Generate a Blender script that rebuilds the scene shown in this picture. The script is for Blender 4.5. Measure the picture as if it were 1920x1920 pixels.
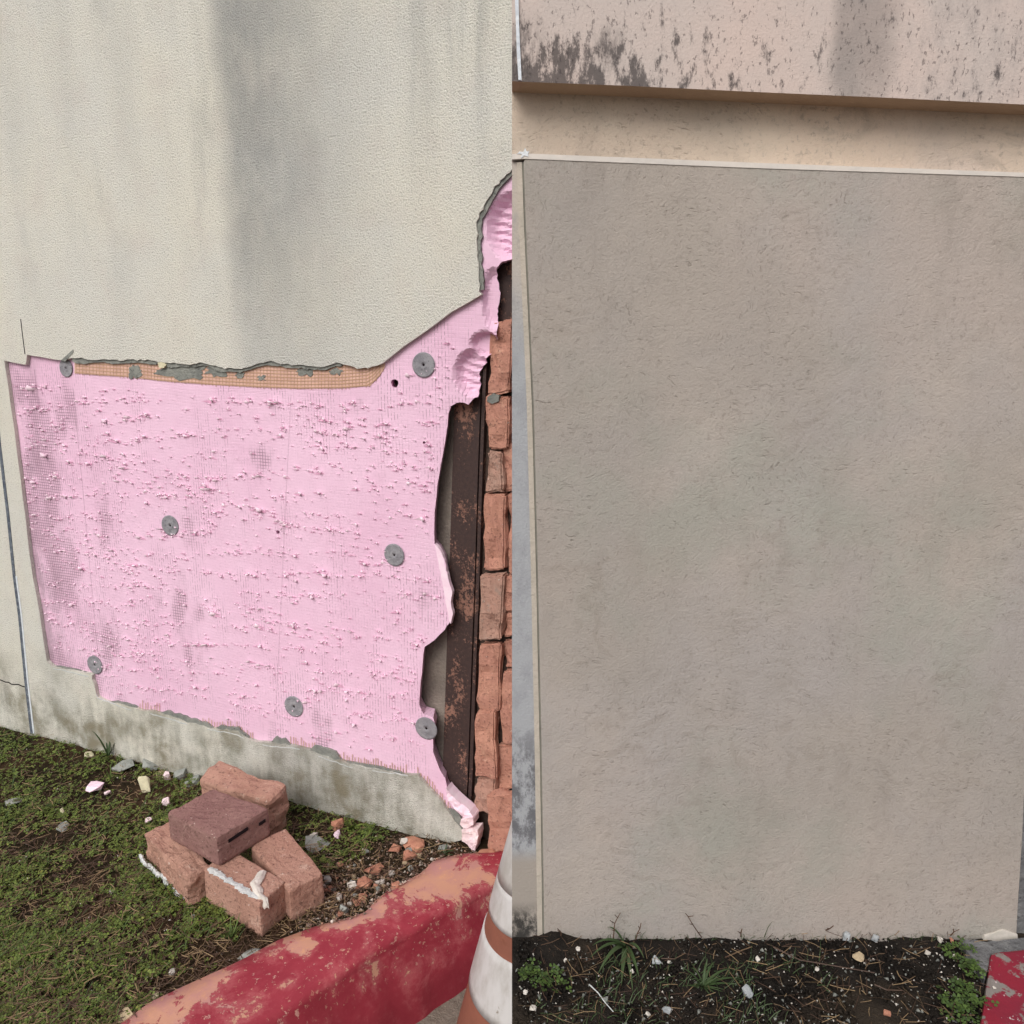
import bpy, bmesh, math, random
import numpy as np
from mathutils import Vector, Matrix, noise
from mathutils.geometry import delaunay_2d_cdt
for o in list(bpy.data.objects): bpy.data.objects.remove(o)
S = bpy.context.scene
COL = S.collection
# ---------------------------------------------------------------- camera, sky, sun, exposure
CAM_H, PITCH, FOC = 1.3, math.radians(12), 1440.0
cd = bpy.data.cameras.new('camera'); cam = bpy.data.objects.new('camera', cd); COL.objects.link(cam)
cam.location = (0, 0, CAM_H); cam.rotation_euler = (math.radians(90) - PITCH, 0, 0)
cd.sensor_width = 36; cd.lens = 36 * FOC / 1920; cd.clip_start = 0.02; cd.clip_end = 300
S.camera = cam
SUN_EL, SUN_AZ = math.radians(44), math.radians(205)      # azimuth from +Y clockwise: behind, a little left of the camera
w = bpy.data.worlds.new('World'); S.world = w; w.use_nodes = True
wn = w.node_tree; bg = wn.nodes['Background']
sky = wn.nodes.new('ShaderNodeTexSky'); sky.sky_type = 'NISHITA'; sky.sun_disc = False
sky.sun_elevation = SUN_EL; sky.sun_rotation = SUN_AZ; sky.dust_density = 4.0; sky.air_density = 1.0
hs = wn.nodes.new('ShaderNodeHueSaturation'); hs.inputs['Saturation'].default_value = 0.3
wn.links.new(sky.outputs[0], hs.inputs['Color']); wn.links.new(hs.outputs[0], bg.inputs['Color'])
bg.inputs['Strength'].default_value = 0.125
sd = bpy.data.lights.new('sun', 'SUN'); sd.energy = 1.5; sd.angle = math.radians(36); sd.color = (1, .96, .9)
so = bpy.data.objects.new('sun', sd); COL.objects.link(so)
so.rotation_euler = (math.radians(90) - SUN_EL, 0, math.pi - SUN_AZ + 0)
_d = Vector((math.sin(SUN_AZ) * math.cos(SUN_EL), math.cos(SUN_AZ) * math.cos(SUN_EL), math.sin(SUN_EL)))
so.rotation_euler = _d.to_track_quat('Z', 'Y').to_euler()
S.view_settings.view_transform = 'Standard'; S.view_settings.look = 'None'
S.view_settings.exposure = 0.02; S.view_settings.gamma = 1; S.view_settings.use_curve_mapping = False
S.render.engine = 'CYCLES'
# ---------------------------------------------------------------- measuring helpers
CP, SP = math.cos(PITCH), math.sin(PITCH)
def ray(px, py):
    a = (px - 960) / FOC; b = -(py - 960) / FOC
    return Vector((a, CP + b * SP, -SP + b * CP))
def gz(px, py, z=0.0):
    d = ray(px, py); t = (z - CAM_H) / d.z
    return Vector((d.x * t, d.y * t, z))
PA0, PA1 = gz(0, 1360), gz(870, 1585)
UA = (PA1 - PA0).normalized(); TH = math.atan2(UA.y, UA.x)
NA = Vector((-UA.y, UA.x, 0))                              # away from the camera
OA = PA1.copy()
def A(px, py, c=0.0):                                       # point on the old wall (plane c behind its face) -> (u, z)
    d = ray(px, py); o = Vector((0, 0, CAM_H)) - OA
    t = (c - o.dot(NA)) / d.dot(NA)
    P = o + d * t
    return (P.dot(UA), P.z + OA.z)
YB = 1.0
ZB = 1.3 + (ray(1400, 1757).z / ray(1400, 1757).y) * YB     # soil level of the raised bed
def B(px, py, c=0.0):                                       # point on the finished wall -> (x, z)
    d = ray(px, py); t = (YB + c) / d.y
    return (d.x * t, CAM_H + d.z * t)
rnd = random.Random(7)
def nz(x, y, z=0.0, s=1.0): return noise.noise(Vector((x * s, y * s, z * s)))
# ---------------------------------------------------------------- object helpers
def tag(o, label=None, cat=None, group=None, kind=None):
    if label: o['label'] = label
    if cat: o['category'] = cat
    if group: o['group'] = group
    if kind: o['kind'] = kind
    return o
def empty(name, loc=(0, 0, 0), rz=0.0):
    o = bpy.data.objects.new(name, None); COL.objects.link(o); o.location = loc; o.rotation_euler = (0, 0, rz)
    o.empty_display_size = .05
    return o
def obj(name, verts, faces, mat, parent=None, smooth=False):
    me = bpy.data.meshes.new(name); me.from_pydata([tuple(v) for v in verts], [], [tuple(f) for f in faces]); me.update()
    if mat: me.materials.append(mat)
    if smooth: me.polygons.foreach_set('use_smooth', [True] * len(me.polygons))
    o = bpy.data.objects.new(name, me); COL.objects.link(o)
    if parent: o.parent = parent
    return o
def bobj(name, bm, mat, parent=None, smooth=False):
    bmesh.ops.recalc_face_normals(bm, faces=bm.faces[:])
    me = bpy.data.meshes.new(name); bm.to_mesh(me); bm.free()
    if mat: me.materials.append(mat)
    if smooth: me.polygons.foreach_set('use_smooth', [True] * len(me.polygons))
    o = bpy.data.objects.new(name, me); COL.objects.link(o)
    if parent: o.parent = parent
    return o
def tris_np(name, V, F, mat, parent=None):
    V = np.asarray(V, np.float32).reshape(-1, 3); F = np.asarray(F, np.int32)
    k = F.shape[1]; me = bpy.data.meshes.new(name)
    me.vertices.add(len(V)); me.vertices.foreach_set('co', V.ravel())
    me.loops.add(F.size); me.loops.foreach_set('vertex_index', F.ravel())
    me.polygons.add(len(F)); me.polygons.foreach_set('loop_start', np.arange(0, F.size, k, dtype=np.int32))
    me.update(calc_edges=True); me.validate()
    me.materials.append(mat)
    o = bpy.data.objects.new(name, me); COL.objects.link(o)
    if parent: o.parent = parent
    return o
def inside(p, poly):
    x, y = p; c = False; n = len(poly); j = n - 1
    for i in range(n):
        xi, yi = poly[i]; xj, yj = poly[j]
        if (yi > y) != (yj > y) and x < (xj - xi) * (y - yi) / (yj - yi) + xi: c = not c
        j = i
    return c
def rough(path, step, amp, seed=0, closed=False):           # subdivide a polyline and jitter it sideways
    out = []; n = len(path); s = 0.0
    for i in range(n if closed else n - 1):
        a = path[i]; b = path[(i + 1) % n]
        L = math.hypot(b[0] - a[0], b[1] - a[1]); k = max(1, int(L / step))
        nx, ny = (-(b[1] - a[1]) / (L + 1e-9), (b[0] - a[0]) / (L + 1e-9))
        for q in range(k):
            t = q / k; s += L / k
            j = amp * (noise.noise(Vector((s * .09, seed * 9.1, 0))) + .6 * noise.noise(Vector((s * .31, seed * 5.3, 4))))
            if q == 0: j *= .3
            out.append((a[0] + (b[0] - a[0]) * t + nx * j, a[1] + (b[1] - a[1]) * t + ny * j))
    if not closed: out.append(path[-1])
    return out
def slab(name, poly, front, thick, mat, parent, grid=(), dfn=None, shear=(0, 0), holes=(), smooth=False):
    """flat piece in wall coordinates (u, depth, z): outline poly, its face at depth front, thick behind it"""
    pts = [Vector(p) for p in poly]; n = len(pts); edges = [(i, (i + 1) % n) for i in range(n)]
    for (hc, hr) in holes:
        k0 = len(pts)
        for q in range(10): pts.append(Vector((hc[0] + hr * math.cos(q * .6283) * (1 + .15 * math.sin(q * 2)), hc[1] + hr * math.sin(q * .6283))))
        edges += [(k0 + q, k0 + (q + 1) % 10) for q in range(10)]
    for (u0, z0, u1, z1, sp) in grid:
        nu = int((u1 - u0) / sp); nv = int((z1 - z0) / sp)
        for i in range(nu):
            for j in range(nv):
                p = (u0 + (i + .5 + .3 * (rnd.random() - .5)) * sp, z0 + (j + .5 + .3 * (rnd.random() - .5)) * sp)
                if inside(p, poly): pts.append(Vector(p))
    r = delaunay_2d_cdt(pts, edges, [], 1, 1e-6)
    vs, fs = r[0], r[2]
    hs2 = [(Vector(c), rr) for c, rr in holes]
    F = []
    for f in fs:
        c = (vs[f[0]] + vs[f[1]] + vs[f[2]]) / 3
        if any((c - hc).length < hr * .95 for hc, hr in hs2): continue
        F.append(f)
    N = len(vs); verts = []
    for v in vs:
        verts.append((v.x, front + (dfn(v.x, v.y) if dfn else 0), v.y))
    for v in vs: verts.append((v.x + shear[0], front + thick, v.y + shear[1]))
    faces = []; ec = {}
    for f in F:
        a, b, c = f
        faces.append((a, b, c)); faces.append((c + N, b + N, a + N))
        for e in ((a, b), (b, c), (c, a)):
            k = (min(e), max(e)); ec.setdefault(k, []).append(e)
    for k, l in ec.items():
        if len(l) == 1:
            a, b = l[0]; faces.append((b, a, a + N, b + N))
    used = sorted({i for f in faces for i in f}); mp = {u: i for i, u in enumerate(used)}
    o = obj(name, [verts[i] for i in used], [tuple(mp[i] for i in f) for f in faces], mat, parent)
    bm = bmesh.new(); bm.from_mesh(o.data); bmesh.ops.recalc_face_normals(bm, faces=bm.faces[:]); bm.to_mesh(o.data); bm.free()
    return o
def block(name, top, bot, zt, zb, mat, parent=None, bev=.006, cuts=5, amp=.004, seed=0, freq=22, loc=None, rough_top=0.0):
    """a rough brick from its top and bottom corner quads"""
    bm = bmesh.new()
    c = Vector((sum(p[0] for p in top) / 4, sum(p[1] for p in top) / 4, 0)) if loc is None else Vector(loc)
    zt = zt if isinstance(zt, (list, tuple)) else [zt] * 4
    v = [bm.verts.new((p[0] - c.x, p[1] - c.y, z - c.z)) for p, z in zip(top, zt)] + [bm.verts.new((p[0] - c.x, p[1] - c.y, zb - c.z)) for p in bot]
    bm.faces.new(v[:4]); bm.faces.new(v[:3:-1])
    for i in range(4): bm.faces.new((v[i], v[i + 4], v[(i + 1) % 4 + 4], v[(i + 1) % 4]))
    bmesh.ops.recalc_face_normals(bm, faces=bm.faces[:])
    bmesh.ops.bevel(bm, geom=bm.edges[:], offset=bev, segments=2, affect='EDGES', profile=.6)
    if cuts:
        bmesh.ops.subdivide_edges(bm, edges=[e for e in bm.edges if e.calc_length() > .02], cuts=cuts, use_grid_fill=True)
        bmesh.ops.triangulate(bm, faces=[f for f in bm.faces if len(f.verts) > 4])
        bm.normal_update()
        for q in bm.verts:
            p = q.co + Vector((seed * 3.7, seed, 0))
            k = noise.noise(p * freq) + .55 * noise.noise(p * freq * 2.7) + .9 * noise.noise(p * freq * .35) - .5 * max(0, noise.noise(p * freq * 1.7 + Vector((9, 9, 9))))
            a = amp * (1 + (rough_top if q.normal.z > .5 else 0))
            q.co += q.normal * k * a
    o = bobj(name, bm, mat, parent, smooth=False)
    if parent is None: o.location = c
    return o
def lathe(name, prof, mat, parent=None, seg=40, axis='z'):
    V, F = [], []
    for r, h in prof:
        for i in range(seg):
            a = 2 * math.pi * i / seg
            V.append((r * math.cos(a), r * math.sin(a), h) if axis == 'z' else (r * math.cos(a), h, r * math.sin(a)))
    m = len(prof)
    for j in range(m - 1):
        for i in range(seg):
            F.append((j * seg + i, j * seg + (i + 1) % seg, (j + 1) * seg + (i + 1) % seg, (j + 1) * seg + i))
    if prof[0][0] > 0: F.append(tuple(range(seg)))
    if prof[-1][0] > 0: F.append(tuple(range((m - 1) * seg, m * seg)))
    o = obj(name, V, F, mat, parent, smooth=True)
    bm = bmesh.new(); bm.from_mesh(o.data)
    bmesh.ops.remove_doubles(bm, verts=bm.verts[:], dist=1e-5); bmesh.ops.recalc_face_normals(bm, faces=bm.faces[:])
    bm.to_mesh(o.data); bm.free()
    return o
# ---------------------------------------------------------------- material helpers
def srgb(r, g, b):
    f = lambda c: (c / 255 / 12.92) if c <= 10 else ((c / 255 + .055) / 1.055) ** 2.4
    return (f(r), f(g), f(b), 1)
class G:
    def __init__(s, name, roughness=.9, spec=.25):
        s.mat = bpy.data.materials.new(name); s.mat.use_nodes = True; s.t = s.mat.node_tree
        s.b = s.t.nodes['Principled BSDF']; s.b.inputs['Roughness'].default_value = roughness
        s.b.inputs['Specular IOR Level'].default_value = spec
        tc = s.t.nodes.new('ShaderNodeTexCoord'); s.co = tc.outputs['Object']
    def put(s, sock, v):
        if hasattr(v, 'is_linked'): s.t.links.new(v, sock)
        else: sock.default_value = v
    def noise(s, vec=None, scale=5, detail=4, rough=.6, dist=0.0):
        n = s.t.nodes.new('ShaderNodeTexNoise'); s.put(n.inputs['Vector'], vec if vec is not None else s.co)
        n.inputs['Scale'].default_value = scale; n.inputs['Detail'].default_value = detail
        n.inputs['Roughness'].default_value = rough; n.inputs['Distortion'].default_value = dist
        return n.outputs['Fac']
    def noisec(s, vec=None, scale=5, detail=3):
        n = s.t.nodes.new('ShaderNodeTexNoise'); s.put(n.inputs['Vector'], vec if vec is not None else s.co)
        n.inputs['Scale'].default_value = scale; n.inputs['Detail'].default_value = detail
        return n.outputs['Color']
    def vor(s, vec=None, scale=5, feat='F1'):
        n = s.t.nodes.new('ShaderNodeTexVoronoi'); n.feature = feat; s.put(n.inputs['Vector'], vec if vec is not None else s.co)
        n.inputs['Scale'].default_value = scale
        return n.outputs['Distance']
    def map(s, vec=None, scale=(1, 1, 1), loc=(0, 0, 0), rot=(0, 0, 0)):
        n = s.t.nodes.new('ShaderNodeMapping'); s.put(n.inputs['Vector'], vec if vec is not None else s.co)
        n.inputs['Scale'].default_value = scale; n.inputs['Location'].default_value = loc; n.inputs['Rotation'].default_value = rot
        return n.outputs[0]
    def vm(s, op, a, b):
        n = s.t.nodes.new('ShaderNodeVectorMath'); n.operation = op; s.put(n.inputs[0], a)
        if op == 'SCALE': s.put(n.inputs['Scale'], b)
        else: s.put(n.inputs[1], b)
        return n.outputs[0]
    def xyz(s, vec=None):
        n = s.t.nodes.new('ShaderNodeSeparateXYZ'); s.put(n.inputs[0], vec if vec is not None else s.co)
        return n.outputs[0], n.outputs[1], n.outputs[2]
    def m(s, op, a, b=0.0, c=0.0, clamp=False):
        n = s.t.nodes.new('ShaderNodeMath'); n.operation = op; n.use_clamp = clamp
        s.put(n.inputs[0], a); s.put(n.inputs[1], b); s.put(n.inputs[2], c)
        return n.outputs[0]
    def mr(s, v, a, b, c=0.0, d=1.0, smooth=True):
        n = s.t.nodes.new('ShaderNodeMapRange'); n.interpolation_type = 'SMOOTHSTEP' if smooth else 'LINEAR'
        s.put(n.inputs[0], v)
        for i, q in enumerate((a, b, c, d)): s.put(n.inputs[i + 1], q)
        return n.outputs[0]
    def mix(s, f, a, b, mode='MIX'):
        n = s.t.nodes.new('ShaderNodeMix'); n.data_type = 'RGBA'; n.blend_type = mode
        s.put(n.inputs[0], f); s.put(n.inputs[6], a); s.put(n.inputs[7], b)
        return n.outputs[2]
    def ramp(s, f, stops):
        n = s.t.nodes.new('ShaderNodeValToRGB'); s.put(n.inputs[0], f); cr = n.color_ramp
        while len(cr.elements) < len(stops): cr.elements.new(.5)
        for e, (p, c) in zip(cr.elements, stops): e.position = p; e.color = c
        return n.outputs[0]
    def rand(s, island=True):
        if island:
            return s.t.nodes.new('ShaderNodeNewGeometry').outputs['Random Per Island']
        return s.t.nodes.new('ShaderNodeObjectInfo').outputs['Random']
    def objco(s):                                            # object coordinates shifted per object
        r = s.rand(False); n = s.t.nodes.new('ShaderNodeCombineXYZ')
        s.put(n.inputs[0], s.m('MULTIPLY', r, 37.0)); s.put(n.inputs[1], s.m('MULTIPLY', r, 91.0))
        return s.vm('ADD', s.co, n.outputs[0])
    def bump(s, h, dist=.002, strength=1.0, prev=None):
        n = s.t.nodes.new('ShaderNodeBump'); s.put(n.inputs['Height'], h); n.inputs['Distance'].default_value = dist
        n.inputs['Strength'].default_value = strength
        if prev is not None: s.put(n.inputs['Normal'], prev)
        return n.outputs[0]
    def done(s, col, normal=None, roughness=None):
        s.put(s.b.inputs['Base Color'], col)
        if normal is not None: s.put(s.b.inputs['Normal'], normal)
        if roughness is not None: s.put(s.b.inputs['Roughness'], roughness)
        return s.mat
MUL = 'MULTIPLY'
def line_u(px0, py0, px1, py1):                               # u = a + b*z through two pixels of the old wall
    (u0, z0), (u1, z1) = A(px0, py0), A(px1, py1); b = (u1 - u0) / (z1 - z0)
    return u0 - b * z0, b
# old stucco -----------------------------------------------------------------
def m_old_stucco():
    g = G('old stucco', .95, .15); u, d, z = g.xyz()
    big = g.noise(scale=2.2, detail=5, rough=.6); mid = g.noise(scale=9, detail=5)
    col = g.mix(g.mr(big, .35, .68), srgb(222, 220, 212), srgb(228, 224, 211))
    col = g.mix(g.m('MULTIPLY', g.mr(mid, .45, .75), .3), col, srgb(212, 200, 192))
    st = g.noise(g.map(scale=(9, 9, .9)), scale=1, detail=6, rough=.62)
    uL = A(412, 200)[0]; uR = A(720, 200)[0]
    uw = g.m('ADD', u, g.m('MULTIPLY', g.m('SUBTRACT', g.noise(g.map(scale=(1, 1, .7)), scale=6, detail=5), .5), .07))
    b1 = g.m('MULTIPLY', g.mr(uw, uL - .05, uL + .06), g.mr(uw, uL + .04, uR + .10, 1, 0))
    zl = A(500, 640)[1]; zh = A(500, 250)[1]
    b1 = g.m('MULTIPLY', b1, g.mr(z, zl - .05, zh - .05, .5, 1))
    b1 = g.m('MULTIPLY', b1, g.mr(g.noise(g.map(scale=(10, 10, 5)), scale=1, detail=7, rough=.7), .2, .65, .5, 1))
    ua, ub = A(640, 200)[0], A(960, 200)[0]
    b2 = g.m('MULTIPLY', g.mr(uw, ua - .1, ub + .2, .2, 1), g.m('MULTIPLY', g.mr(z, A(800, 480)[1], A(800, 60)[1]), g.mr(st, .38, .66)))
    c3 = g.m('MULTIPLY', g.mr(g.noise(g.map(scale=(4, 4, 1.3)), scale=1.3, detail=6), .5, .72), g.mr(z, A(300, 620)[1], A(300, 200)[1], .15, .5))
    stain = g.m('MAXIMUM', g.m('MULTIPLY', b1, .74), g.m('MULTIPLY', g.m('MAXIMUM', b2, c3), .62))
    col = g.mix(g.m('MULTIPLY', stain, 1.0), col, srgb(132, 134, 136))
    # algae and run-off on the foot of the wall
    low = g.mr(z, .40, .06)
    run = g.noise(g.map(scale=(15, 15, 2.5)), scale=1, detail=5, rough=.65); blot = g.noise(scale=7, detail=6, rough=.65)
    al = g.m('MULTIPLY', low, g.mr(g.m('ADD', g.m('MULTIPLY', run, .38), g.m('MULTIPLY', blot, .72)), .42, .68), clamp=True)
    col = g.mix(g.m('MULTIPLY', al, .8), col, srgb(122, 119, 104))
    col = g.mix(g.m('MULTIPLY', g.m('MULTIPLY', g.mr(z, .34, .1), g.mr(blot, .5, .7)), .5), col, srgb(140, 128, 98))
    sp = g.m('MULTIPLY', g.mr(g.noise(scale=75, detail=2), .68, .76), g.mr(big, .3, .7, .15, .6))
    col = g.mix(sp, col, srgb(120, 116, 110))
    gr = g.noise(scale=235, detail=5, rough=.62); gr2 = g.noise(scale=60, detail=3)
    h = g.m('ADD', g.mr(gr, .3, .7), g.m('MULTIPLY', gr2, .4))
    col = g.mix(g.m('MULTIPLY', g.mr(gr, .48, .34), .42), col, srgb(132, 128, 118))
    return g.done(col, g.bump(h, .0032, .7))
# pink foam ------------------------------------------------------------------
def m_foam():
    g = G('pink foam board', .75, .3); u, d, z = g.xyz()
    big = g.noise(scale=2.6, detail=4); mid = g.noise(scale=11, detail=5)
    col = g.mix(g.mr(big, .35, .7), srgb(236, 198, 220), srgb(230, 188, 212))
    col = g.mix(g.m('MULTIPLY', g.mr(mid, .5, .72), .25), col, srgb(221, 178, 202))
    P = .0088
    su = g.m('ADD', u, g.m('MULTIPLY', g.noise(scale=4, detail=1), .012)); sz = g.m('ADD', g.m('ADD', z, g.m('MULTIPLY', u, .03)), g.m('MULTIPLY', g.noise(g.map(loc=(3, 1, 2)), scale=3, detail=1), .02))
    fu = g.m('ABSOLUTE', g.m('SUBTRACT', g.m('FRACT', g.m('DIVIDE', su, P)), .5)); fz = g.m('ABSOLUTE', g.m('SUBTRACT', g.m('FRACT', g.m('DIVIDE', sz, P)), .5))
    lu = g.mr(fu, .14, .03); lz = g.mr(fz, .14, .03)
    n1 = g.noise(g.map(scale=(5, 5, 2.6)), scale=1.2, detail=4, rough=.6); n2 = g.noise(g.map(scale=(6, 6, 2.2), loc=(4, 0, 1)), scale=1.5, detail=4, rough=.65)
    left = g.mr(u, A(260, 900)[0], A(20, 900)[0], 0, .17)
    pat = g.mr(g.m('ADD', n1, left), .60, .70); pat2 = g.mr(g.m('ADD', n2, g.m('MULTIPLY', left, .6)), .47, .60)
    brk = g.mr(g.noise(scale=110, detail=2), .40, .58)
    grid = g.m('MAXIMUM', g.m('MULTIPLY', g.m('MAXIMUM', lu, lz), pat), g.m('MULTIPLY', g.m('MULTIPLY', lu, brk), g.m('MULTIPLY', pat2, .85)))
    dirt = g.m('MULTIPLY', g.mr(g.m('ADD', n1, left), .56, .84), .40)
    col = g.mix(dirt, col, srgb(160, 128, 142))
    ld = g.m('MULTIPLY', g.mr(g.m('ADD', u, g.m('MULTIPLY', g.noise(scale=14, detail=5), .06)), A(130, 900)[0], A(40, 900)[0]), g.mr(g.noise(g.map(scale=(8, 8, 2.5)), scale=2, detail=6, rough=.7), .40, .66))
    col = g.mix(g.m('MULTIPLY', ld, .6), col, srgb(126, 108, 116))
    col = g.mix(g.m('MULTIPLY', grid, .8), col, srgb(116, 84, 100))
    # two knife scores down the sheet
    for (x0, y0, x1, y1, q) in ((57, 690, 66, 760, .5), (130, 725, 178, 1230, .35), (540, 740, 512, 1340, .25)):
        a, b = line_u(x0, y0, x1, y1)
        ln = g.mr(g.m('ABSOLUTE', g.m('SUBTRACT', u, g.m('ADD', g.m('MULTIPLY', z, b), a))), .0022, .0006)
        zz = g.m('MULTIPLY', g.mr(z, A(x1, y1)[1] - .01, A(x1, y1)[1]), g.mr(z, A(x0, y0)[1], A(x0, y0)[1] - .01))
        col = g.mix(g.m('MULTIPLY', g.m('MULTIPLY', ln, zz), q), col, srgb(110, 70, 92))
    h = g.m('ADD', g.noise(scale=60, detail=4), g.m('MULTIPLY', g.m('MAXIMUM', lu, lz), -.35))
    return g.done(col, g.bump(h, .0016, .6))
def simple(name, c1, c2, scale=20, bump=.002, bscale=90, roughness=.9, spec=.2, c3=None, per=False, dirt=0.0, strength=.7):
    g = G(name, roughness, spec); co = g.objco() if per else g.co
    n = g.noise(co, scale=scale, detail=6, rough=.65)
    col = g.mix(g.mr(n, .33, .67), srgb(*c1), srgb(*c2))
    if per:
        col = g.mix(g.m('MULTIPLY', g.rand(False), .35), col, srgb(*c2))
    if c3: col = g.mix(g.mr(g.noise(co, scale=scale * 2.6, detail=5, rough=.7), .56, .7), col, srgb(*c3))
    h = g.m('ADD', g.noise(co, scale=bscale, detail=5, rough=.65), g.m('MULTIPLY', g.noise(co, scale=bscale * .25, detail=3), 1.5))
    if dirt: col = g.mix(g.m('MULTIPLY', g.mr(g.noise(co, scale=bscale * 1.3, detail=3), .55, .72), dirt), col, srgb(60, 45, 40))
    return g.done(col, g.bump(h, bump, strength) if bump else None)
def m_rust():
    g = G('rusty painted steel', .7, .35)
    n = g.noise(g.map(scale=(1, 1, .55)), scale=16, detail=9, rough=.8); n2 = g.noise(scale=110, detail=7, rough=.8)
    col = g.mix(g.mr(n2, .35, .7), srgb(58, 45, 44), srgb(76, 57, 52))
    u, d, z = g.xyz(); e = g.noise(g.map(scale=(2, 2, 1)), scale=5, detail=2)
    f = g.mr(g.m('ADD', g.m('MULTIPLY', n, .7), g.m('ADD', g.m('MULTIPLY', n2, .55), g.m('MULTIPLY', g.m('SUBTRACT', e, .5), .5))), .645, .69)
    col = g.mix(g.m('MULTIPLY', f, .8), col, srgb(158, 116, 100))
    return g.done(col, g.bump(g.m('ADD', n2, g.m('MULTIPLY', f, .6)), .002, .6))
def m_brick(name, a, b, c):
    g = G(name, .95, .15); co = g.objco()
    n = g.noise(co, scale=13, detail=6, rough=.65); f = g.noise(co, scale=120, detail=4, rough=.7)
    col = g.mix(g.mr(n, .35, .66), srgb(*a), srgb(*b)); col = g.mix(g.m('MULTIPLY', g.rand(False), .4), col, srgb(*b))
    col = g.mix(g.m('MULTIPLY', g.mr(g.noise(co, scale=28, detail=6, rough=.75), .56, .68), .75), col, srgb(*c))
    col = g.mix(g.m('MULTIPLY', g.mr(f, .55, .66), .6), col, srgb(82, 58, 52))
    col = g.mix(g.m('MULTIPLY', g.mr(g.noise(co, scale=95, detail=2), .70, .75), .7), col, srgb(214, 196, 184))
    return g.done(col, g.bump(g.m('ADD', f, g.m('MULTIPLY', n, .5)), .005, 1.0))
def m_kerb():
    g = G('red kerb paint', .62, .35)
    uv = g.t.nodes.new('ShaderNodeUVMap'); uv.uv_map = 'UVMap'; s, v, _ = g.xyz(uv.outputs[0])
    n = g.noise(scale=9, detail=9, rough=.72, dist=.4); n2 = g.noise(scale=45, detail=6, rough=.75); n3 = g.noise(g.map(loc=(5, 2, 0)), scale=12, detail=7, rough=.7)
    red = g.mix(g.mr(n, .35, .7), srgb(148, 46, 60), srgb(164, 60, 72)); red = g.mix(g.m('MULTIPLY', g.mr(n2, .5, .75), .3), red, srgb(182, 98, 104))
    old = g.mix(g.mr(n3, .4, .62), srgb(202, 150, 126), srgb(190, 136, 130)); old = g.mix(g.mr(n2, .55, .7), old, srgb(212, 158, 122))
    o0 = gz(620, 1790, 0); bl = None
    for (bx, by, rx, ry, k) in ((845, 1655, .13, .075, .34), (770, 1690, .09, .07, .24), (690, 1705, .07, .06, .26), (640, 1722, .07, .05, .24), (690, 1780, .03, .06, .22), (572, 1788, .035, .03, .25), (468, 1888, .04, .05, .24), (400, 1870, .08, .06, .26), (320, 1900, .08, .06, .28), (540, 1850, .02, .02, .2)):
        c = gz(bx, by, 0) - o0
        q = g.map(vec=None, loc=(0, 0, 0)); x_, y_, z_ = g.xyz(g.vm('SUBTRACT', g.co, tuple(c)))
        dd_ = g.m('ADD', g.m('POWER', g.m('DIVIDE', x_, rx), 2.0), g.m('POWER', g.m('DIVIDE', y_, ry), 2.0))
        e_ = g.m('MULTIPLY', g.mr(dd_, 1.6, .0), k); bl = e_ if bl is None else g.m('MAXIMUM', bl, e_)
    wear = g.m('ADD', g.m('ADD', g.m('MULTIPLY', n, 1.6), g.m('MULTIPLY', n2, .4)), g.m('ADD', bl, g.mr(v, .0, .12, .13, -.10, False)))
    f = g.mr(wear, 1.13, 1.155); red = g.mix(g.m('MULTIPLY', g.mr(wear, .92, 1.15), .5), red, srgb(186, 106, 108))
    chip = g.m('MULTIPLY', g.mr(g.noise(scale=85, detail=4, rough=.7), .60, .62), g.mr(n3, .36, .55))
    chip = g.m('MULTIPLY', chip, g.mr(v, .36, .24))
    f = g.m('MAXIMUM', f, chip)
    col = g.mix(f, red, old)
    h = g.m('ADD', g.m('MULTIPLY', n2, .5), g.m('MULTIPLY', f, -.5))
    return g.done(col, g.bump(h, .002, .7))
# new finish coat -------------------------------------------------------------
def trowel(g, sc=1.0):
    wv = g.vm('SCALE', g.vm('SUBTRACT', g.noisec(scale=4 * sc, detail=4), (.5, .5, .5)), .22)
    wc = g.vm('ADD', g.co, wv)
    a = g.noise(g.map(wc, scale=(110, 110, 400), rot=(0, .5, 0)), scale=1, detail=3, rough=.5)
    b = g.noise(g.map(wc, scale=(380, 380, 120), rot=(0, -.4, 0)), scale=1, detail=3, rough=.5)
    sel = g.mr(g.noise(scale=6 * sc, detail=2), .44, .6)
    brk = g.mr(g.noise(scale=85, detail=3), .44, .58)
    s = g.m('ADD', g.m('MULTIPLY', g.mr(a, .42, .32), g.m('SUBTRACT', 1.0, sel)), g.m('MULTIPLY', g.mr(b, .42, .32), sel))
    area = g.mr(g.noise(scale=8, detail=4), .36, .62, .15, 1)
    return g.m('MULTIPLY', g.m('MULTIPLY', s, area), brk)
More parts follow.
